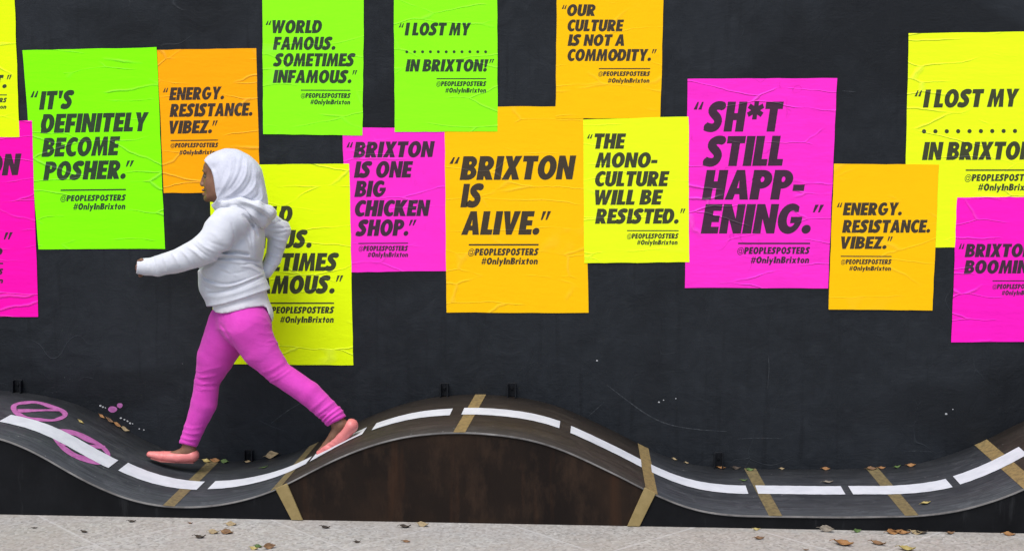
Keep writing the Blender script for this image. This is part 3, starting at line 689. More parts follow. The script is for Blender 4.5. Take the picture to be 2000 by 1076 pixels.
# ------------------------------------------------------------------ the walking girl: smooth-blended volumes meshed by surface nets
YC = -.29                                        # her middle plane
U = .00206                                       # metres per photo pixel at her distance
def W3(px, py, dy=0.0): return at(px, py, YC+dy)
class Vol:
    def __init__(s, h, x0, x1, z0, z1, y0, y1):
        a = at(x0, z1, YC); b = at(x1, z0, YC)
        s.h = h; s.o = np.array([a[0]-.02, YC+y0, a[2]]); s.o[2] = min(a[2], b[2])
        hi = np.array([b[0]+.04, YC+y1, max(a[2], b[2])])
        s.n = np.ceil((hi-s.o)/h).astype(int)+1
        s.ax = [s.o[i]+h*np.arange(s.n[i]) for i in range(3)]
        s.F = np.full(s.n, 9.0, np.float32); s._p = None
    def box(s, lo, hi):
        i0 = np.clip(np.floor((lo-s.o)/s.h).astype(int), 0, s.n-1); i1 = np.clip(np.ceil((hi-s.o)/s.h).astype(int)+1, 1, s.n)
        return tuple(slice(a, b) for a, b in zip(i0, i1))
    def sub(s, sl):
        return (s.ax[0][sl[0]][:,None,None].astype(np.float32), s.ax[1][sl[1]][None,:,None].astype(np.float32), s.ax[2][sl[2]][None,None,:].astype(np.float32))
    def comb(s, sl, d, k, op):
        F = s.F[sl]
        if op == '+':
            h = np.clip(.5+.5*(F-d)/k, 0, 1); s.F[sl] = F*(1-h)+d*h-k*h*(1-h)
        else:
            h = np.clip(.5-.5*(F+d)/k, 0, 1); s.F[sl] = F*(1-h)-d*h+k*h*(1-h)
    def cone(s, a, b, ra, rb, k=.02, sy=1.0, op='+'):
        "tapered capsule between two points; sy stretches it sideways"
        a = np.array(a, float); b = np.array(b, float); m = max(ra, rb)+k+3*s.h; mv = np.array([m, (max(ra,rb))*sy+k+3*s.h, m])
        sl = s.box(np.minimum(a,b)-mv, np.maximum(a,b)+mv); X, Y, Z = s.sub(sl)
        d = b-a; L2 = max(d[0]**2+(d[1]/sy)**2+d[2]**2, 1e-12)
        t = np.clip(((X-a[0])*d[0]+(Y-a[1])*d[1]/sy**2+(Z-a[2])*d[2])/L2, 0, 1)
        q = np.sqrt((X-a[0]-t*d[0])**2+((Y-a[1]-t*d[1])/sy)**2+(Z-a[2]-t*d[2])**2)-(ra+(rb-ra)*t)
        s.comb(sl, q, k, op)
    def ell(s, c, r, k=.02, op='+', rot=0.0):
        c = np.array(c, float); r = np.array(r, float); m = r.max()+k+3*s.h
        sl = s.box(c-m, c+m); X, Y, Z = s.sub(sl)
        x, y, z = X-c[0], Y-c[1], Z-c[2]
        if rot: cr, sr = math.cos(rot), math.sin(rot); x, z = x*cr+z*sr, -x*sr+z*cr
        k0 = np.sqrt((x/r[0])**2+(y/r[1])**2+(z/r[2])**2); k1 = np.sqrt((x/r[0]**2)**2+(y/r[1]**2)**2+(z/r[2]**2)**2)+1e-9
        s.comb(sl, k0*(k0-1)/k1, k, op)
    def chain(s, pts, k=.02, sy=1.0, op='+', kk=.006):
        for q, ((a, ra), (b, rb)) in enumerate(zip(pts, pts[1:])): s.cone(a, b, ra, rb, k if q == 0 else min(k, kk), sy, op)
    def pix(s):
        if s._p is None:
            X, Y, Z = s.sub((slice(None),)*3)
            px, py = proj(X, Y, Z); s._p = (np.broadcast_to(px, s.n).astype(np.float32), np.broadcast_to(py, s.n).astype(np.float32))
        return s._p
    def fold(s, pts, wid, amp, side=None):
        "raised (amp > 0) or sunk crease along a curve, in metres; side -1 keeps it on the near half"
        px, py = s.pix(); P = curve(pts, 14)
        lo = P.min(0)-3.2*wid; hi = P.max(0)+3.2*wid
        m = (px > lo[0]) & (px < hi[0]) & (py > lo[1]) & (py < hi[1]) & (np.abs(s.F) < .025)
        if side == -1: m &= (np.broadcast_to(s.ax[1][None,:,None], s.n) < YC+.01)
        if not m.any(): return
        x = px[m]; y = py[m]; best = np.full(x.shape, 1e9); tt = np.zeros(x.shape)
        for i in range(len(P)-1):
            a, b = P[i], P[i+1]; d = b-a; L2 = (d**2).sum()+1e-9
            t = np.clip(((x-a[0])*d[0]+(y-a[1])*d[1])/L2, 0, 1); e = (x-a[0]-t*d[0])**2+(y-a[1]-t*d[1])**2
            c = e < best; best[c] = e[c]; tt[c] = (i+t[c])/(len(P)-1)
        s.F[m] -= (amp*np.exp(-best/wid**2)*np.sqrt(np.clip(4*tt*(1-tt)+.15, 0, 1))).astype(np.float32)
    def wobble(s, amp, freq, seed=0):
        X, Y, Z = s.sub((slice(None),)*3); r = random.Random(seed); m = np.abs(s.F) < .03; acc = 0
        for q in range(5):
            d = np.array([r.gauss(0,1) for _ in range(3)]); d /= np.linalg.norm(d); f = freq*r.uniform(.6, 1.7); ph = r.uniform(0, 6.28)
            acc = acc+np.sin(f*(d[0]*X+d[1]*Y+d[2]*Z)+ph+1.5*np.sin(f*.6*(d[1]*X-d[2]*Y+d[0]*Z)))
        s.F[m] += (amp/2.5*acc)[m]
    def clip_px(s, fn):
        "keep only where fn(px, py) (photo pixels) is below zero"
        px, py = s.pix(); s.F = np.maximum(s.F, (fn(px, py)*U).astype(np.float32))
    def mesh(s, name, mat, parent, smooth_it=1):
        F = s.F; n = F.shape; S = F < 0
        sg = [S[i:n[0]-1+i, j:n[1]-1+j, k:n[2]-1+k] for i in (0,1) for j in (0,1) for k in (0,1)]
        al = np.logical_and.reduce(sg); an = np.logical_or.reduce(sg); act = an & ~al
        ii = np.argwhere(act); idx = -np.ones(act.shape, int); idx[act] = np.arange(len(ii))
        acc = np.zeros((len(ii), 3)); cnt = np.zeros(len(ii))
        cor = [(i,j,k) for i in (0,1) for j in (0,1) for k in (0,1)]
        for a in cor:
            for ax in range(3):
                if a[ax]: continue
                b = list(a); b[ax] = 1
                fa = F[ii[:,0]+a[0], ii[:,1]+a[1], ii[:,2]+a[2]]; fb = F[ii[:,0]+b[0], ii[:,1]+b[1], ii[:,2]+b[2]]
                m = (fa < 0) != (fb < 0); t = np.where(m, fa/np.where(m, fa-fb, 1), 0)
                p = np.tile(np.array(a, float), (len(ii), 1)); p[:, ax] += t
                acc[m] += p[m]; cnt[m] += 1
        V = s.o+s.h*(ii+acc/cnt[:,None]); faces = []
        for ax in range(3):
            o1, o2 = (ax+1) % 3, (ax+2) % 3
            sa = [slice(None)]*3; sb = [slice(None)]*3; sa[ax] = slice(0, n[ax]-1); sb[ax] = slice(1, n[ax])
            for q in (o1, o2): sa[q] = sb[q] = slice(1, n[q]-1)
            A = S[tuple(sa)]; B = S[tuple(sb)]; e = np.argwhere(A != B)
            if not len(e): continue
            flip = A[tuple(e.T)]
            c = e.copy(); c[:, o1] += 1; c[:, o2] += 1
            def at_(d1, d2):
                q = c.copy(); q[:, o1] -= d1; q[:, o2] -= d2; return idx[q[:,0], q[:,1], q[:,2]]
            Q = np.stack([at_(1,1), at_(0,1), at_(0,0), at_(1,0)], 1)
            Q[~flip] = Q[~flip][:, ::-1]; faces.append(Q)
        Fc = np.concatenate(faces)
        for _ in range(smooth_it):
            a2 = np.zeros_like(V); c2 = np.zeros(len(V))
            for q in range(4):
                u, v = Fc[:, q], Fc[:, (q+1) % 4]
                np.add.at(a2, u, V[v]); np.add.at(c2, u, 1); np.add.at(a2, v, V[u]); np.add.at(c2, v, 1)
            V = .5*V+.5*a2/c2[:,None]
        me = bpy.data.meshes.new(name)
        me.vertices.add(len(V)); me.vertices.foreach_set('co', V.astype(np.float32).ravel())
        me.loops.add(4*len(Fc)); me.loops.foreach_set('vertex_index', Fc.astype(np.int32).ravel())
        me.polygons.add(len(Fc)); me.polygons.foreach_set('loop_start', np.arange(0, 4*len(Fc), 4, dtype=np.int32))
        me.polygons.foreach_set('use_smooth', [True]*len(Fc))
        me.update(calc_edges=True); me.validate()
        o = bpy.data.objects.new(name, me); C.objects.link(o); me.materials.append(mat)
        if parent: o.parent = parent
        return o

def mat_cloth(name, c1, c2, sc=700, rib=None, sheen=.3, blotch=8, rough=.85, b=.25):
    s = N(name); n1 = s.noise(blotch, 4, .6)
    col = s.mix(s.ramp(n1, [(.3, BLACK), (.7, WHITE)]), c1, c2)
    nb = s.bump(s.noise(sc, 2, .6), b, .0012)
    nb = s.bump(s.noise(38, 4, .6), .25, .004, nb)
    if rib is not None: nb = s.bump(s.noise(1, 3, .6, s.pos(rib)), .3, .003, nb)
    return s.done(col, rough, .15, nb, sheen)
M_skin = (lambda s: s.done(s.mix(s.ramp(s.noise(35, 4), [(.35, BLACK), (.7, WHITE)]), (.17,.080,.046), (.225,.112,.066)), .5, .35, s.bump(s.noise(420, 3), .1, .001)))(N('dark_brown_skin'))
M_hood = mat_cloth('white_fleece', (.55,.555,.595), (.63,.635,.67), 420, (26,26,95), .3, 14, .9, .5)
M_scarf = mat_cloth('pale_jersey', (.51,.515,.585), (.60,.605,.675), 600, (110,60,30), .2, 30, .85, .35)
M_shirt = mat_cloth('white_cotton', (.70,.685,.71), (.76,.74,.765), 900, None, .1)
M_leg = mat_cloth('pink_jersey', (.59,.048,.395), (.67,.066,.465), 900, (60,60,160), .1)
M_shoe = mat_simple('coral_leather', (.62,.165,.155), (.70,.225,.21), 25, .42, .4, 4, None, .3, .7, .12)
M_sole = mat_simple('shoe_sole', (.30,.09,.08), (.42,.15,.13), 40, .7, .2)

NA, FA = -.062, .062                              # near (left) and far (right) leg
# ---- body: one continuous surface
b = Vol(.004, 252, 720, 282, 912, -.245, .245)
head = W3(447, 343)
b.ell(W3(450, 341), (46*U, .066, 45*U), .01)
b.ell(W3(424, 362), (25*U, .052, 33*U), .03)       # face mass
b.ell(W3(412.5, 327), (15*U, .045, 15*U), .02)       # forehead
b.cone(W3(411, 384), W3(431, 374), 9*U, 15*U, .02, 1.9)  # jaw
b.ell(W3(404, 388), (6.5*U, .015, 6*U), .012)      # chin
for sdy in (-1, 1):
    b.ell(W3(412, 362, sdy*.028), (12*U, .022, 13*U), .015)      # cheeks
    b.ell(W3(401.5, 335, sdy*.022), (5*U, .019, 3.6*U), .008)    # brow
    b.ell(W3(398.5, 344.5, sdy*.026), (5*U, .013, 4.2*U), .007, '-')  # eye socket
    b.ell(W3(395.5, 361.5, sdy*.009), (3.6*U, .008, 3.2*U), .005)  # nostril wing
b.cone(W3(399.5, 342), W3(394.3, 359), 3.2*U, 3.9*U, .008, 1.4) # nose
b.ell(W3(397.6, 371.5), (3.6*U, .019, 2.8*U), .005)        # upper lip
b.ell(W3(398.6, 379), (3.5*U, .017, 2.9*U), .005)          # lower lip
b.cone(W3(394.4, 375.3, -.012), W3(394.4, 375.3, .012), .9*U, .9*U, .003, 1, '-')
for sdy in (-1, 1): b.ell(W3(450, 352, sdy*.066), (7*U, .010, 12*U), .008)   # ears (under the scarf)
b.chain([(W3(447, 375), 27*U), (W3(460, 420), 25*U)], .03)   # neck
b.cone(W3(470, 430), W3(457, 500), 33*U, 36*U, .03, 1.1)     # trunk
b.cone(W3(457, 500), W3(469, 598), 36*U, 38*U, .03, 1.0)
b.cone(W3(466, 428, -.09), W3(466, 428, .09), 20*U, 20*U, .04)   # shoulders
NARM = [(448,436,-.112,24), (421,470,-.14,23), (398,489,-.158,20), (355,507,-.162,16), (304,519.5,-.15,13), (287,521,-.147,11.5)]
FARM = [(500,425,.115,20), (547,450,.145,15), (534,504,.122,10.5), (519,530,.080,9)]
b.chain([(W3(x, y, d), r*U) for x, y, d, r in NARM], .025)
b.chain([(W3(x, y, d), r*U) for x, y, d, r in FARM], .025)
def hand(palm0, palm1, knuckles, thumb, r=.0068):
    b.cone(palm0, palm1, .0125, .0165, .012, 1.0)
    for ch, f in knuckles: b.chain([(p, r*f*(1-.08*i)) for i, p in enumerate(ch)], .0035)
    b.chain([(p, r*1.12*(1-.07*i)) for i, p in enumerate(thumb)], .005)
# near hand: loosely curled, knuckles leading, mostly swallowed by the cuff
hand(W3(291.2,521,-.147), W3(281.2,521,-.147),
     [([W3(278.2,511,-.149), W3(270.2,512,-.140), W3(269.2,517,-.128), W3(275.2,519,-.122)], 1.0),
      ([W3(276.2,518.5,-.150), W3(267.7,520,-.142), W3(267.2,525,-.130), W3(273.7,526,-.123)], 1.05),
      ([W3(277.2,526,-.149), W3(268.7,528,-.141), W3(268.7,532.5,-.130), W3(275.2,533,-.124)], 1.0),
      ([W3(280.2,533,-.147), W3(272.7,535.5,-.140), W3(272.7,539,-.131), W3(278.2,539,-.126)], .85)],
     [W3(284.2,512,-.160), W3(276.2,508,-.164), W3(270.2,510,-.158)])
# far hand resting on the hip behind her back
hand(W3(517,531,.078), W3(507,541,.062),
     [([W3(504,546,.066), W3(500,556,.060), W3(497,564,.054)], 1.0), ([W3(503,546,.055), W3(499,557,.048), W3(496,565,.042)], 1.05),
      ([W3(504,545,.044), W3(500,555,.037), W3(497,562,.031)], 1.0), ([W3(506,543,.034), W3(503,551,.027), W3(501,557,.023)], .85)],
     [W3(503,533,.078), W3(496,538,.076), W3(491,544,.070)])
FLEG = [(455,634,FA*.8,36), (420,698,FA,29), (405,744,FA,20), (395,790,FA,20), (378,838,FA,15), (368,862,FA,13), (368,878,FA,12)]
NLEG = [(482,638,NA*.8,34), (508,684,NA,31), (545,728,NA,20), (603,769,NA,19.5), (651,814,NA,15), (664,828,NA,13.5)]
b.chain([(W3(x, y, d), r*U) for x, y, d, r in FLEG], .03)
b.chain([(W3(x, y, d), r*U) for x, y, d, r in NLEG], .03)
# feet
b.chain([(W3(371,878,FA), 12*U), (W3(350,886,FA), 9*U), (W3(325,891,FA), 7.5*U), (W3(303,891,FA), 5.5*U)], .015, 1.15)
b.ell(W3(377,889,FA), (11*U, .021, 11*U), .01)
b.chain([(W3(664,830,NA), 12.5*U), (W3(652,851,NA), 10*U), (W3(638,869,NA), 8*U), (W3(624,882,NA), 5.5*U)], .015, 1.15)
b.ell(W3(682,833,NA), (11*U, .021, 11*U), .012)
person = b.mesh('person', M_skin, None, 1)
tag(person, 'girl in white headscarf, white hooded top, pink leggings and coral flats striding along the ramp', 'person')
# eyes
M_eye = mat_simple('eye_white', (.10,.085,.075), (.14,.12,.10), 30, .6, .2); M_iris = mat_simple('dark_iris', (.008,.005,.004), (.02,.012,.008), 60, .1, .6)
def ball(name, c, r, mat, parent, sq=(1,1,1)):
    bm = bmesh.new(); bmesh.ops.create_uvsphere(bm, u_segments=18, v_segments=12, radius=r)
    for v in bm.verts: v.co = Vector((v.co.x*sq[0]+c[0], v.co.y*sq[1]+c[1], v.co.z*sq[2]+c[2]))
    o = bm_obj(name, bm, mat, parent); o.data.polygons.foreach_set('use_smooth', [True]*len(o.data.polygons)); return o
for sdy in (-1, 1):
    e = W3(402.2, 344.5, sdy*.0245); ey = ball('eye', e, .0092, M_eye, person)
    ball('iris', e+np.array([-.0060, sdy*.0012, 0]), .0053, M_iris, ey)
    q = W3(396.8, 333.5, sdy*.024)
    bm = bmesh.new()
    pts = [(W3(395.5, 334.5, sdy*.010)), (W3(396, 331.8, sdy*.022)), (W3(400.5, 333.5, sdy*.036))]
    P = curve(pts, 8) if False else [pts[0]*(1-t)**2+2*pts[1]*t*(1-t)+pts[2]*t*t for t in np.linspace(0, 1, 8)]
    ring = []
    for i, p in enumerate(P):
        rr = .0022*math.sin(math.pi*(i+1)/9)+.0006
        ring.append([bm.verts.new((p[0]-.001+rr*math.cos(a)*.8, p[1], p[2]+rr*math.sin(a))) for a in np.linspace(0, 2*math.pi, 7)[:-1]])
    for r0, r1 in zip(ring, ring[1:]):
        for k in range(6): bm.faces.new((r0[k], r0[(k+1) % 6], r1[(k+1) % 6], r1[k]))
    bm_obj('eyebrow', bm, M_iris, person)

# ---- leggings
v = Vol(.004, 325, 700, 588, 885, -.20, .20)
v.ell(W3(475, 622), (52*U, .118, 50*U), .03)
v.ell(W3(488, 638), (40*U, .108, 44*U), .03)
v.chain([(W3(x, y, d), r*U) for x, y, d, r in [(452,634,FA,48), (421,699,FA,37.5), (405,744,FA,25.2), (398.5,788,FA,26.3), (380,835,FA,20.3), (367,868,FA,18.5)]], .03)
v.chain([(W3(x, y, d), r*U) for x, y, d, r in [(483,640,NA,45), (508,684,NA,36), (545,728,NA,24.5), (603.5,768,NA,24.5), (650,811,NA,20.5), (664,829,NA,19.5)]], .03)
def below(line):                                  # signed pixel distance below a line from p to q (left to right)
    (x0, y0), (x1, y1) = line; L = math.hypot(x1-x0, y1-y0)
    return lambda px, py: ((py-y0)*(x1-x0)-(px-x0)*(y1-y0))/L
far_cut = below(((346,864),(387,874))); near_cut = lambda px, py: ((px-636)*.84+(py-838)*.0) * 0 + ((px-637)*(.61)+(py-833)*.79)-0.0
def cut_legs(px, py):
    a = far_cut(px, py); near = px > 520
    # near ankle: plane across the shin from (636,834) to (679,807)
    nx, ny = 20/43.8, 39/43.8
    bb = (px-637)*nx+(py-833)*ny
    return np.where(near, bb, np.where(py > 800, a, -20))
v.clip_px(cut_legs)
for pts, wd, am in ([[(350,851),(368,858),(390,858)],3,.0022], [[(353,841),(372,847),(394,846)],3,.0018], [[(358,832),(376,836),(400,832)],3,.0012], [[(349,859),(367,866),(388,868)],2.4,.0016],
                    [[(622,829),(640,812),(668,791)],3,.003], [[(630,834),(646,818),(674,799)],2.6,.0032], [[(612,815),(632,800),(655,782)],3.4,.0022], [[(603,803),(620,790),(640,772)],3.5,.0016],
                    [[(382,730),(398,737),(424,733)],3,.0015], [[(380,742),(400,750),(428,747)],3,.0016], [[(380,753),(398,760),(424,760)],3,.0013], [[(384,718),(404,722),(432,716)],4,.0012],
                    [[(515,741),(535,735),(560,718)],4,.0015], [[(524,748),(545,738),(568,722)],3,.0016], [[(506,730),(530,722),(556,706)],4,.0012],
                    [[(430,632),(444,652),(463,684)],3.2,-.0022], [[(381,722),(392,726),(404,724)],1.8,.0018], [[(380,734),(392,738),(406,735)],1.8,.0018], [[(380,747),(392,751),(408,748)],1.8,.0018], [[(381,758),(390,762),(402,760)],1.8,.0014], [[(626,822),(642,806),(668,788)],2,-.0022], [[(617,822),(628,812),(642,806)],2,.002], [[(634,836),(648,824),(670,812)],2,.0025], [[(520,668),(534,664),(546,672)],2.5,.0012], [[(500,615),(518,622),(530,640)],3,.0014], [[(420,640),(436,645),(452,650)],4,.0014], [[(480,622),(508,632),(536,634)],4,.0007], [[(500,648),(522,652),(540,650)],3,.0007], [[(505,672),(528,674),(546,668)],3,.0007], [[(475,700),(505,702),(545,688)],5,.0004]):
    v.fold(pts, wd*.8, am*1.7)
v.wobble(.0006, 70, 2)
v.mesh('leggings', M_leg, person, 0)

# ---- white shirt showing under the hoodie
v = Vol(.005, 395, 560, 535, 650, -.19, .19)
v.cone(W3(463, 555), W3(472, 604), 55*U, 55*U, .03, 1.06)
v.ell(W3(478, 618), (56*U, .122, 40*U), .03)
SX = [400,412,416,421,432,445,462,481,500,514,521,526,531,545]; SY = [585,597,605,610,612,611,607,602,599,598,602,616,630,631]
v.clip_px(lambda px, py: py-np.interp(px, SX, SY))
for pts, wd, am in ([[(425,604),(455,601),(505,588)],3,.0014], [[(430,597),(462,594),(500,583)],2.5,-.0012], [[(518,575),(523,598),(529,626)],3,.002]):
    v.fold(pts, wd, am)
v.mesh('shirt', M_shirt, person, 1)

# ---- hooded top
v = Vol(.0034, 258, 585, 392, 612, -.255, .225)
v.cone(W3(472, 428), W3(458, 475), 36*U, 52*U, .03, 1.12)
v.cone(W3(458, 475), W3(450, 528), 52*U, 60*U, .03, 1.0)
v.cone(W3(450, 528), W3(465, 578), 60*U, 65*U, .03, .97)
v.cone(W3(466, 430, -.095), W3(468, 428, .095), 25*U, 25*U, .04)
v.cone(W3(434, 426, -.075), W3(427, 446, -.105), 20*U, 27*U, .02)
v.ell(W3(426, 555), (36*U, .10, 32*U), .03)
v.ell(W3(504, 466), (9*U, .09, 36*U), .03)
v.chain([(W3(x, y, d), r*U) for x, y, d, r in [(447,437,-.108,32), (423,468,-.138,32.5), (399,488,-.158,29.5), (357,507,-.164,24.5), (308,519.5,-.152,19.5), (284,521,-.147,16.2), (270,521.5,-.146,14)]], .022)
v.chain([(W3(x, y, d), r*U) for x, y, d, r in [(503,430,.105,28), (546,450,.145,22.5), (534,505,.122,15.5), (520,531,.082,13)]], .014)
HX = [380,408,430,451,480,505,530,560]; HY = [600,598,595,590,582,573,563,555]
hem = lambda px, py: np.where(py > 545, py-np.interp(px, HX, HY), -30)
v.clip_px(hem)
v.clip_px(lambda px, py: np.where(px < 300, (267+.10*(521-py))-px, -30))
FOLDS = [([(430,494),(455,492),(484,497)],3.2,-.011), ([(440,499),(462,499),(486,503)],2.6,.004), ([(422,503),(453,505),(480,507),(505,512)],2.6,-.0055), ([(420,509),(455,511),(500,518)],3,.003),
         ([(478,516),(494,516),(512,526)],2.4,-.005), ([(470,520),(490,522),(508,532)],3,.003),
         ([(390,524),(398,540),(420,551),(446,555),(478,547),(508,536)],2.6,-.0045), ([(396,548),(425,559),(458,557),(486,546),(512,536)],3.2,.0045), ([(408,572),(432,570),(462,561),(487,551),(512,540)],2.8,-.007), ([(400,580),(430,579),(470,569),(520,550)],4,.0022),
         ([(404,596),(428,594),(475,580),(530,562)],2.2,.0012), ([(400,560),(415,566),(440,564)],2.5,-.002),
         ([(430,528),(452,534),(480,530)],3,-.002), ([(425,520),(440,528),(462,538)],3,.002),
         ([(386,470),(400,482),(420,492)],3,.003), ([(368,483),(383,494),(398,508)],3,.0032), ([(352,488),(366,502),(376,520)],3,.0028), ([(378,478),(391,490),(408,502)],2.4,-.0028), ([(335,494),(344,506),(350,522)],3,.0024),
         ([(318,500),(324,515),(328,533)],3,.002), ([(300,504),(303,520),(306,536)],2.2,-.0022), ([(287,506),(288,521),(292,537)],3,.0012), ([(345,530),(385,526),(425,510)],3,-.003),
         ([(452,436),(458,462),(452,486)],2.2,-.0022), ([(475,450),(490,480),(500,505)],4,.0022), ([(476,420),(494,442),(503,462)],3,-.006), ([(470,425),(485,455),(490,485)],3,.002), ([(405,470),(430,480),(452,484)],4,-.0016), ([(410,452),(425,462),(436,478)],4,.0015),
         ([(536,420),(548,430),(566,436)],2.4,.0022), ([(530,432),(546,438),(562,450)],2.4,.002), ([(528,445),(545,446),(566,444)],2.2,-.0024), ([(536,480),(546,484),(556,486)],2.4,.002), ([(524,494),(535,500),(552,502)],2.4,.002), ([(522,512),(532,517),(542,518)],2.2,.0018), ([(528,462),(542,468),(560,470)],2.4,.002), ([(520,440),(538,436),(556,428)],2.2,-.0022), ([(526,455),(545,456),(562,452)],2,-.0018)]
for pts, wd, am in FOLDS: v.fold(pts, wd*.9, am*1.55)
v.wobble(.0011, 55, 5)
top = v.mesh('hooded_top', M_hood, person, 0)
# hood hanging behind the neck
v = Vol(.004, 400, 560, 365, 455, -.15, .15)
for sg in (-1, 1):
    v.chain([(W3(424,408,sg*.028), 6*U), (W3(440,398,sg*.066), 8*U), (W3(470,394,sg*.088), 10*U), (W3(502,403,sg*.078), 10.5*U), (W3(524,414,sg*.04), 12*U), (W3(527,417,0), 12*U)], .014, 1.0, '+', .014)
    v.chain([(W3(462,404,sg*.085), 11*U), (W3(490,418,sg*.072), 12*U), (W3(510,430,sg*.03), 13*U), (W3(512,432,0), 13*U)], .018, 1.0, '+', .018)
v.ell(W3(500,414), (30*U, .088, 17*U), .02, '+', R(-35))
for pts, wd, am in ([[(438,391),(470,384),(505,396),(533,412)],2.2,-.005], [[(470,400),(488,404),(508,416),(526,428)],2.0,-.0055], [[(474,394),(496,400),(518,412),(530,422)],2.0,.004], [[(476,410),(490,420),(506,432)],2.0,.004], [[(444,402),(464,402),(482,416),(494,432)],2.2,-.0055], [[(452,402),(478,408),(500,425),(512,440)],3,.003], [[(460,390),(490,398),(520,416)],3,.0028], [[(478,418),(492,432),(504,442)],2.4,-.0025]):
    v.fold(pts, wd, am)
v.mesh('hood', M_hood, top, 0)

# ---- headscarf
v = Vol(.003, 392, 545, 280, 420, -.13, .13)
v.ell(W3(449, 341), (51.5*U, .079, 51.5*U), .01); v.ell(W3(423, 319), (24*U, .060, 18*U), .02)
v.ell(W3(479, 352), (36*U, .070, 42*U), .04)
v.ell(W3(492, 382), (28*U, .068, 26*U), .04)
v.cone(W3(452, 362), W3(456, 398), 42*U, 36*U, .03, 1.05)
v.cone(W3(432, 388), W3(424, 399), 17*U, 10*U, .02, 2.2)
v.ell(W3(505, 400), (17*U, .06, 14*U), .03)
# opening for the face
EZ = [280,306,313,322,333,346,360,374,387,394,399,403,420]; EX = [392,393,397.5,406,413.5,417,419.2,421.2,424,420,414,411,411]
v.clip_px(lambda px, py: np.interp(py, EZ, EX)-px)
for sg in (1,):
    for pts, wd, am in ([[(474,308),(470,334),(455,362),(430,386)],2.6,-.0030], [[(482,312),(480,342),(464,368),(438,388)],2.6,.0034], [[(492,322),(490,350),(474,374),(448,386)],2.6,-.0028], [[(500,336),(498,362),(482,380),(462,388)],2.8,.0030],
                        [[(452,312),(448,340),(436,366),(427,382)],2.6,.0022], [[(463,306),(458,338),(444,366),(430,382)],2.4,-.0020], [[(505,360),(504,380),(490,392)],3,-.0025], [[(425,392),(450,386),(480,388),(515,400)],2.4,-.0025], [[(440,330),(434,352),(428,372)],2.4,-.0016],
                        [[(402,316),(416,336),(421,360),(426,384)],2.0,.0020], [[(412,318),(424,340),(428,362)],2.4,-.0014], [[(512,368),(513,386),(505,396)],2.6,.0025]):
        v.fold(pts, wd, am)
v.wobble(.0007, 90, 9)
v.mesh('headscarf', M_scarf, person, 0)

# ---- flat shoes
def shoe(foot, side):
    v = Vol(.0025, 270, 405, 855, 912, side-.06, side+.06) if foot == 'far' else Vol(.0025, 600, 715, 800, 905, side-.06, side+.06)
    if foot == 'far':
        v.chain([(W3(376,889,side), 13.5*U), (W3(350,892,side), 12.5*U), (W3(318,891,side), 10.5*U), (W3(292.5,887,side), 6.5*U)], .012, 1.22)
        v.ell(W3(352,872,side), (33*U, .030, 15*U), .006, '-', R(-4))
        v.ell(W3(362,868,side), (18*U, .028, 20*U), .006, '-')
        v.clip_px(lambda px, py: py-np.interp(px, [280,290,304,330,389,400], [886,893,898.5,902,904,904]))
        for pts, wd, am in ([[(318,880),(322,888),(320,897)],2.4,-.0012], [[(300,882),(306,890),(305,897)],2.4,.0008]): v.fold(pts, wd, am)
        sole = [(296,893.5), (318,898.5), (350,901), (380,902)]
    else:
        v.chain([(W3(686,831,side), 14*U), (W3(668,852,side), 12.5*U), (W3(642,872,side), 10.5*U), (W3(624,884,side), 6.5*U)], .012, 1.22)
        v.ell(W3(654,834,side), (28*U, .030, 15*U), .006, '-', R(48))
        v.ell(W3(664,826,side), (17*U, .028, 16*U), .006, '-', R(40))
        def cut(px, py):
            d = np.interp(px, [600,617,626,640,655,675,700,712], [897,893.5,891,886,878,861,838,828]); return (py-d)*.75
        v.clip_px(cut)
        for pts, wd, am in ([[(634,868),(646,872),(652,880)],2.2,-.0022], [[(640,860),(652,866),(660,873)],2.2,-.0014], [[(628,874),(638,878),(642,886)],2.2,.0014]): v.fold(pts, wd, am)
        sole = [(621,889), (640,882.5), (660,868.5), (692,841.5)]
    o = v.mesh('shoe', M_shoe, person, 2)
    bm = bmesh.new(); P = [W3(x, y, side) for x, y in sole]; hw = [.015, .026, .022, .020]; rows = []
    for i, (p, h) in enumerate(zip(P, hw)):
        t = P[min(i+1, 3)]-P[max(i-1, 0)]; t /= np.linalg.norm(t); nrm = np.array([-t[2], 0, t[0]]); nrm *= np.sign(nrm[2])
        rows.append([bm.verts.new(p+np.array([0, sy*h, 0])+nrm*z) for sy, z in ((-1,.004),(-1,-.0012),(1,-.0012),(1,.004))])
    for a, c in zip(rows, rows[1:]):
        for k in range(4): bm.faces.new((a[k], a[(k+1) % 4], c[(k+1) % 4], c[k]))
    bm.faces.new(rows[0]); bm.faces.new(rows[-1][::-1]); bmesh.ops.recalc_face_normals(bm, faces=bm.faces)
    bm_obj('sole', bm, M_sole, o)
shoe('far', FA); shoe('near', NA)
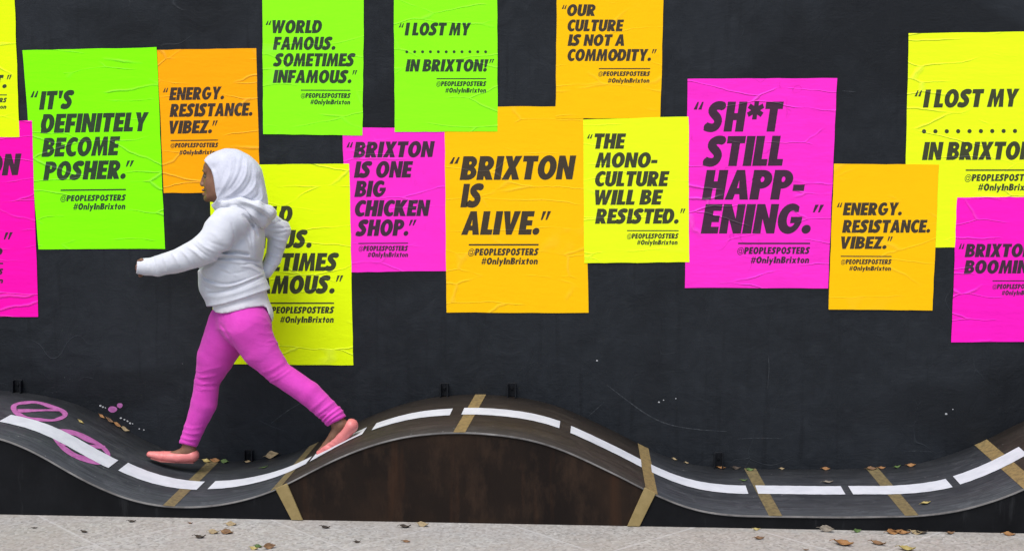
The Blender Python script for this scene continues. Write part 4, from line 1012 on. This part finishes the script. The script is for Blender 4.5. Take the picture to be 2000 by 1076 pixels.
# ------------------------------------------------------------------ fallen leaves
LC = {'brown': ((.10,.055,.028),(.22,.12,.055)), 'dark': ((.025,.02,.016),(.07,.05,.035)), 'tan': ((.22,.16,.085),(.38,.29,.16)),
      'orange': ((.19,.085,.03),(.33,.17,.06)), 'green': ((.045,.085,.02),(.12,.18,.05)), 'yellow': ((.28,.21,.06),(.42,.34,.13)), 'grey': ((.13,.11,.085),(.26,.22,.17))}
LM = {k: mat_simple('leaf_'+k, a, b, 45, .65, .3, 6, None, .35, .65, .5, .002) for k, (a, b) in LC.items()}
def leaf(px, py, size, col, label, where='ground', lift=0, stand=0, curl=.5, ang=None, seed=None, group='fallen leaves'):
    rnd = random.Random(seed if seed is not None else int(px*7+py*13))
    p = on_ground(px, py) if where == 'ground' else on_deck(px, py)
    L = size*.00175; W = L*rnd.uniform(.42, .6); nx, ny = 10, 6
    a = rnd.uniform(0, 6.28) if ang is None else ang
    fold = rnd.uniform(.25, .6); c1 = curl*rnd.uniform(.6, 1.2); tw = rnd.uniform(-.6, .6); ser = rnd.randint(5, 8)
    vs = []; fs = []
    for i in range(nx+1):
        u = i/nx; hw = W*.5*(math.sin(math.pi*min(1, u*.97+.015)**.8))*(1+.10*math.sin(ser*6.28*u))
        for j in range(ny+1):
            v = (j/ny-.5)*2
            x = (u-.5)*L; y = hw*v; z = abs(v)*hw*fold + c1*L*.9*((u-.5)**2)*2 + tw*y*(u-.5)*1.4 + .04*L*math.sin(7*u+5*v)
            vs.append([x, y, z])
    k = ny+1
    for i in range(nx):
        for j in range(ny): fs.append((i*k+j, (i+1)*k+j, (i+1)*k+j+1, i*k+j+1))
    b = len(vs)                                      # stalk
    for i in range(4):
        for q in range(3):
            vs.append([-.5*L-.09*L*i+.02*L, .012*L*math.cos(q*2.1), c1*L*.45+.012*L*math.sin(q*2.1)-.012*L*i*i])
    for i in range(3):
        for q in range(3): fs.append((b+3*i+q, b+3*i+(q+1) % 3, b+3*i+3+(q+1) % 3, b+3*i+3+q))
    V = np.array(vs)
    if stand:
        ca, sa = math.cos(stand), math.sin(stand); V = np.stack([V[:,0], V[:,1]*ca-V[:,2]*sa, V[:,1]*sa+V[:,2]*ca], 1)
    ca, sa = math.cos(a), math.sin(a); V = np.stack([V[:,0]*ca-V[:,1]*sa, V[:,0]*sa+V[:,1]*ca, V[:,2]], 1)
    if where == 'deck':
        e = .01; s_ = (float(deck_z(p[0]+e))-float(deck_z(p[0]-e)))/(2*e)
        V[:,2] += s_*V[:,0]
        yl = -.004-V[:,1].max(); p[1] = min(p[1], yl); p[2] = float(deck_z(p[0]))
        gap = (V[:,2]+p[2]-deck_z(V[:,0]+p[0])).min(); V[:,2] -= gap-.001
    else:
        if p[1] > -RD-.03-V[:,1].max(): p[1] = -RD-.012-V[:,1].max()
        V[:,2] -= V[:,2].min()-.0005
    o = link_mesh('leaf', V, fs, LM[col], None, True)
    md = o.modifiers.new('thickness', 'SOLIDIFY'); md.thickness = .0006
    o.location = p.tolist(); tag(o, label, 'leaf', group)
    return o
GL = [(68,1031,12,'dark','tiny dark leaf scrap near the left end of the pavement',0), (165,1039,18,'dark','small dark leaf on pavement below the left ramp dip',0),
 (258,1019,18,'dark','small dark leaf close to the ramp foot on the left',0), (372,1022,12,'brown','tiny brown leaf scrap under the left end of the tape strip',0), (452,1025,26,'tan','upturned tan leaf at the top of the small leaf heap on the left pavement',.5),
 (418,1041,24,'tan','pale tan leaf left in the small heap on the left pavement',.3), (444,1041,30,'brown','curled brown leaf at the right of the small heap on the left pavement',.2),
 (391,1050,24,'dark','flat dark brown leaf just left of the small leaf heap',0), (497,1072,20,'yellow','yellowish leaf cut by the bottom frame edge',.2), (505,1068,18,'green','dull green leaf beside the upright brown leaf at the bottom edge',.4),
 (526,1070,26,'brown','upright curled brown leaf at the bottom frame edge',.8), (636,1031,22,'dark','dark curled leaf below the left gold corner trim',0), (792,1030,24,'dark','dark leaf at the foot of the rusty panel, left of a tan one',0),
 (827,1027,26,'tan','tan upturned leaf leaning at the foot of the rusty panel',.6), (698,1059,14,'dark','small dark leaf alone on the pavement, lower left of the rusty panel',.3), (794,1058,17,'brown','small brown upturned leaf alone on the pavement under the hump',.4),
 (1478,1036,16,'yellow','small yellowish leaf by the ramp foot at the right dip',.4), (1483,1052,22,'brown','thin twisted brown leaf on the pavement at right',.2), (1608,1022,32,'grey','large crumpled grey tan leaf leaning on the black front panel',1.0),
 (1669,1030,18,'green','green leaf at the foot of the black front panel',.5), (1740,1032,32,'orange','brown orange leaf at the left of the right pavement cluster',.2), (1762,1041,34,'orange','bright orange brown leaf at the front of the right pavement cluster',.1),
 (1784,1033,28,'tan','tan leaf at the back of the right pavement cluster',.3), (1802,1043,26,'dark','flat dark leaf at the right of the pavement cluster',0), (1856,1041,20,'brown','small folded brown leaf right of the pavement cluster',.2),
 (1960,1032,26,'orange','orange brown leaf near the right frame edge',.3), (1648,1064,42,'orange','long curled orange brown leaf on the front pavement at right',.1), (1716,1063,32,'brown','dark veined brown leaf on the front pavement right of the long one',.1),
 (1772,1074,34,'yellow','yellow tan leaf cut by the bottom edge at right',.1), (1574,1074,12,'brown','tiny brown scrap at the bottom edge at right',0)]
for px, py, sz, col, lab, st in GL: leaf(px, py, sz, col, lab, 'ground', 0, st, .5, random.Random(px).uniform(-.5,.5))
DL = [(1808,984,22,'yellow','yellow leaf lying on the ramp near its lower right lip',0), (1617,943,26,'grey','thin grey leaf just behind the white dash at right',0), (1465,919,20,'green','fresh green leaf at the wall end of a tape strip',.3),
 (1453,939,18,'green','pale green leaf flat on the ramp left of the tape strip',0), (1527,912,12,'tan','small tan leaf against the wall at the right ramp dip',.5), (1613,913,20,'orange','brown leaf standing against the wall at the right ramp dip',.6),
 (1703,917,26,'brown','brown leaf on the wall end of the right tape strip',.2), (1722,915,18,'orange','orange leaf beside the brown one at the right tape strip',.3), (1752,913,18,'green','dull green leaf against the wall right of the tape strip',.3), (1780,910,22,'orange','curled orange leaf against the wall under the rising ramp',.4),
 (1318,894,12,'tan','pale speck of leaf by the wall where the ramp falls to the right',.3), (1341,901,11,'tan','second pale leaf scrap by the wall where the ramp falls',.2), (1409,910,20,'orange','orange leaf beside the right hand bracket',.5), (1438,913,22,'dark','dark leaf against the wall right of the bracket',.3),
 (533,890,34,'tan','large pale tan leaf leaning on wall in the dip behind the girl',.9), (484,903,18,'tan','tan leaf lying below the bracket behind the girl',.2), (516,914,18,'green','flat green leaf on the ramp behind the girl',0),
 (404,902,24,'yellow','yellowish leaf at the left of the heap by the girl\'s front heel',.4), (421,902,26,'orange','brown leaf in the middle of the heap by the girl\'s front heel',.5), (440,903,24,'green','olive leaf at the right of the heap by the girl\'s front heel',.3),
 (200,815,18,'orange','topmost orange leaf of the row sliding down beside the wall',.4), (217,822,22,'brown','second leaf down the row beside the wall at left',.4), (233,831,22,'orange','third leaf down the row beside the wall at left',.3), (247,838,20,'tan','lowest tan leaf of the row beside the wall at left',.4),
 (159,826,16,'yellow','thin straw coloured leaf on the ramp near the pink ring',0)]
for px, py, sz, col, lab, st in DL: leaf(px, py, sz, col, lab, 'deck', 0, st, .4, random.Random(px+1).uniform(-.5,.5))
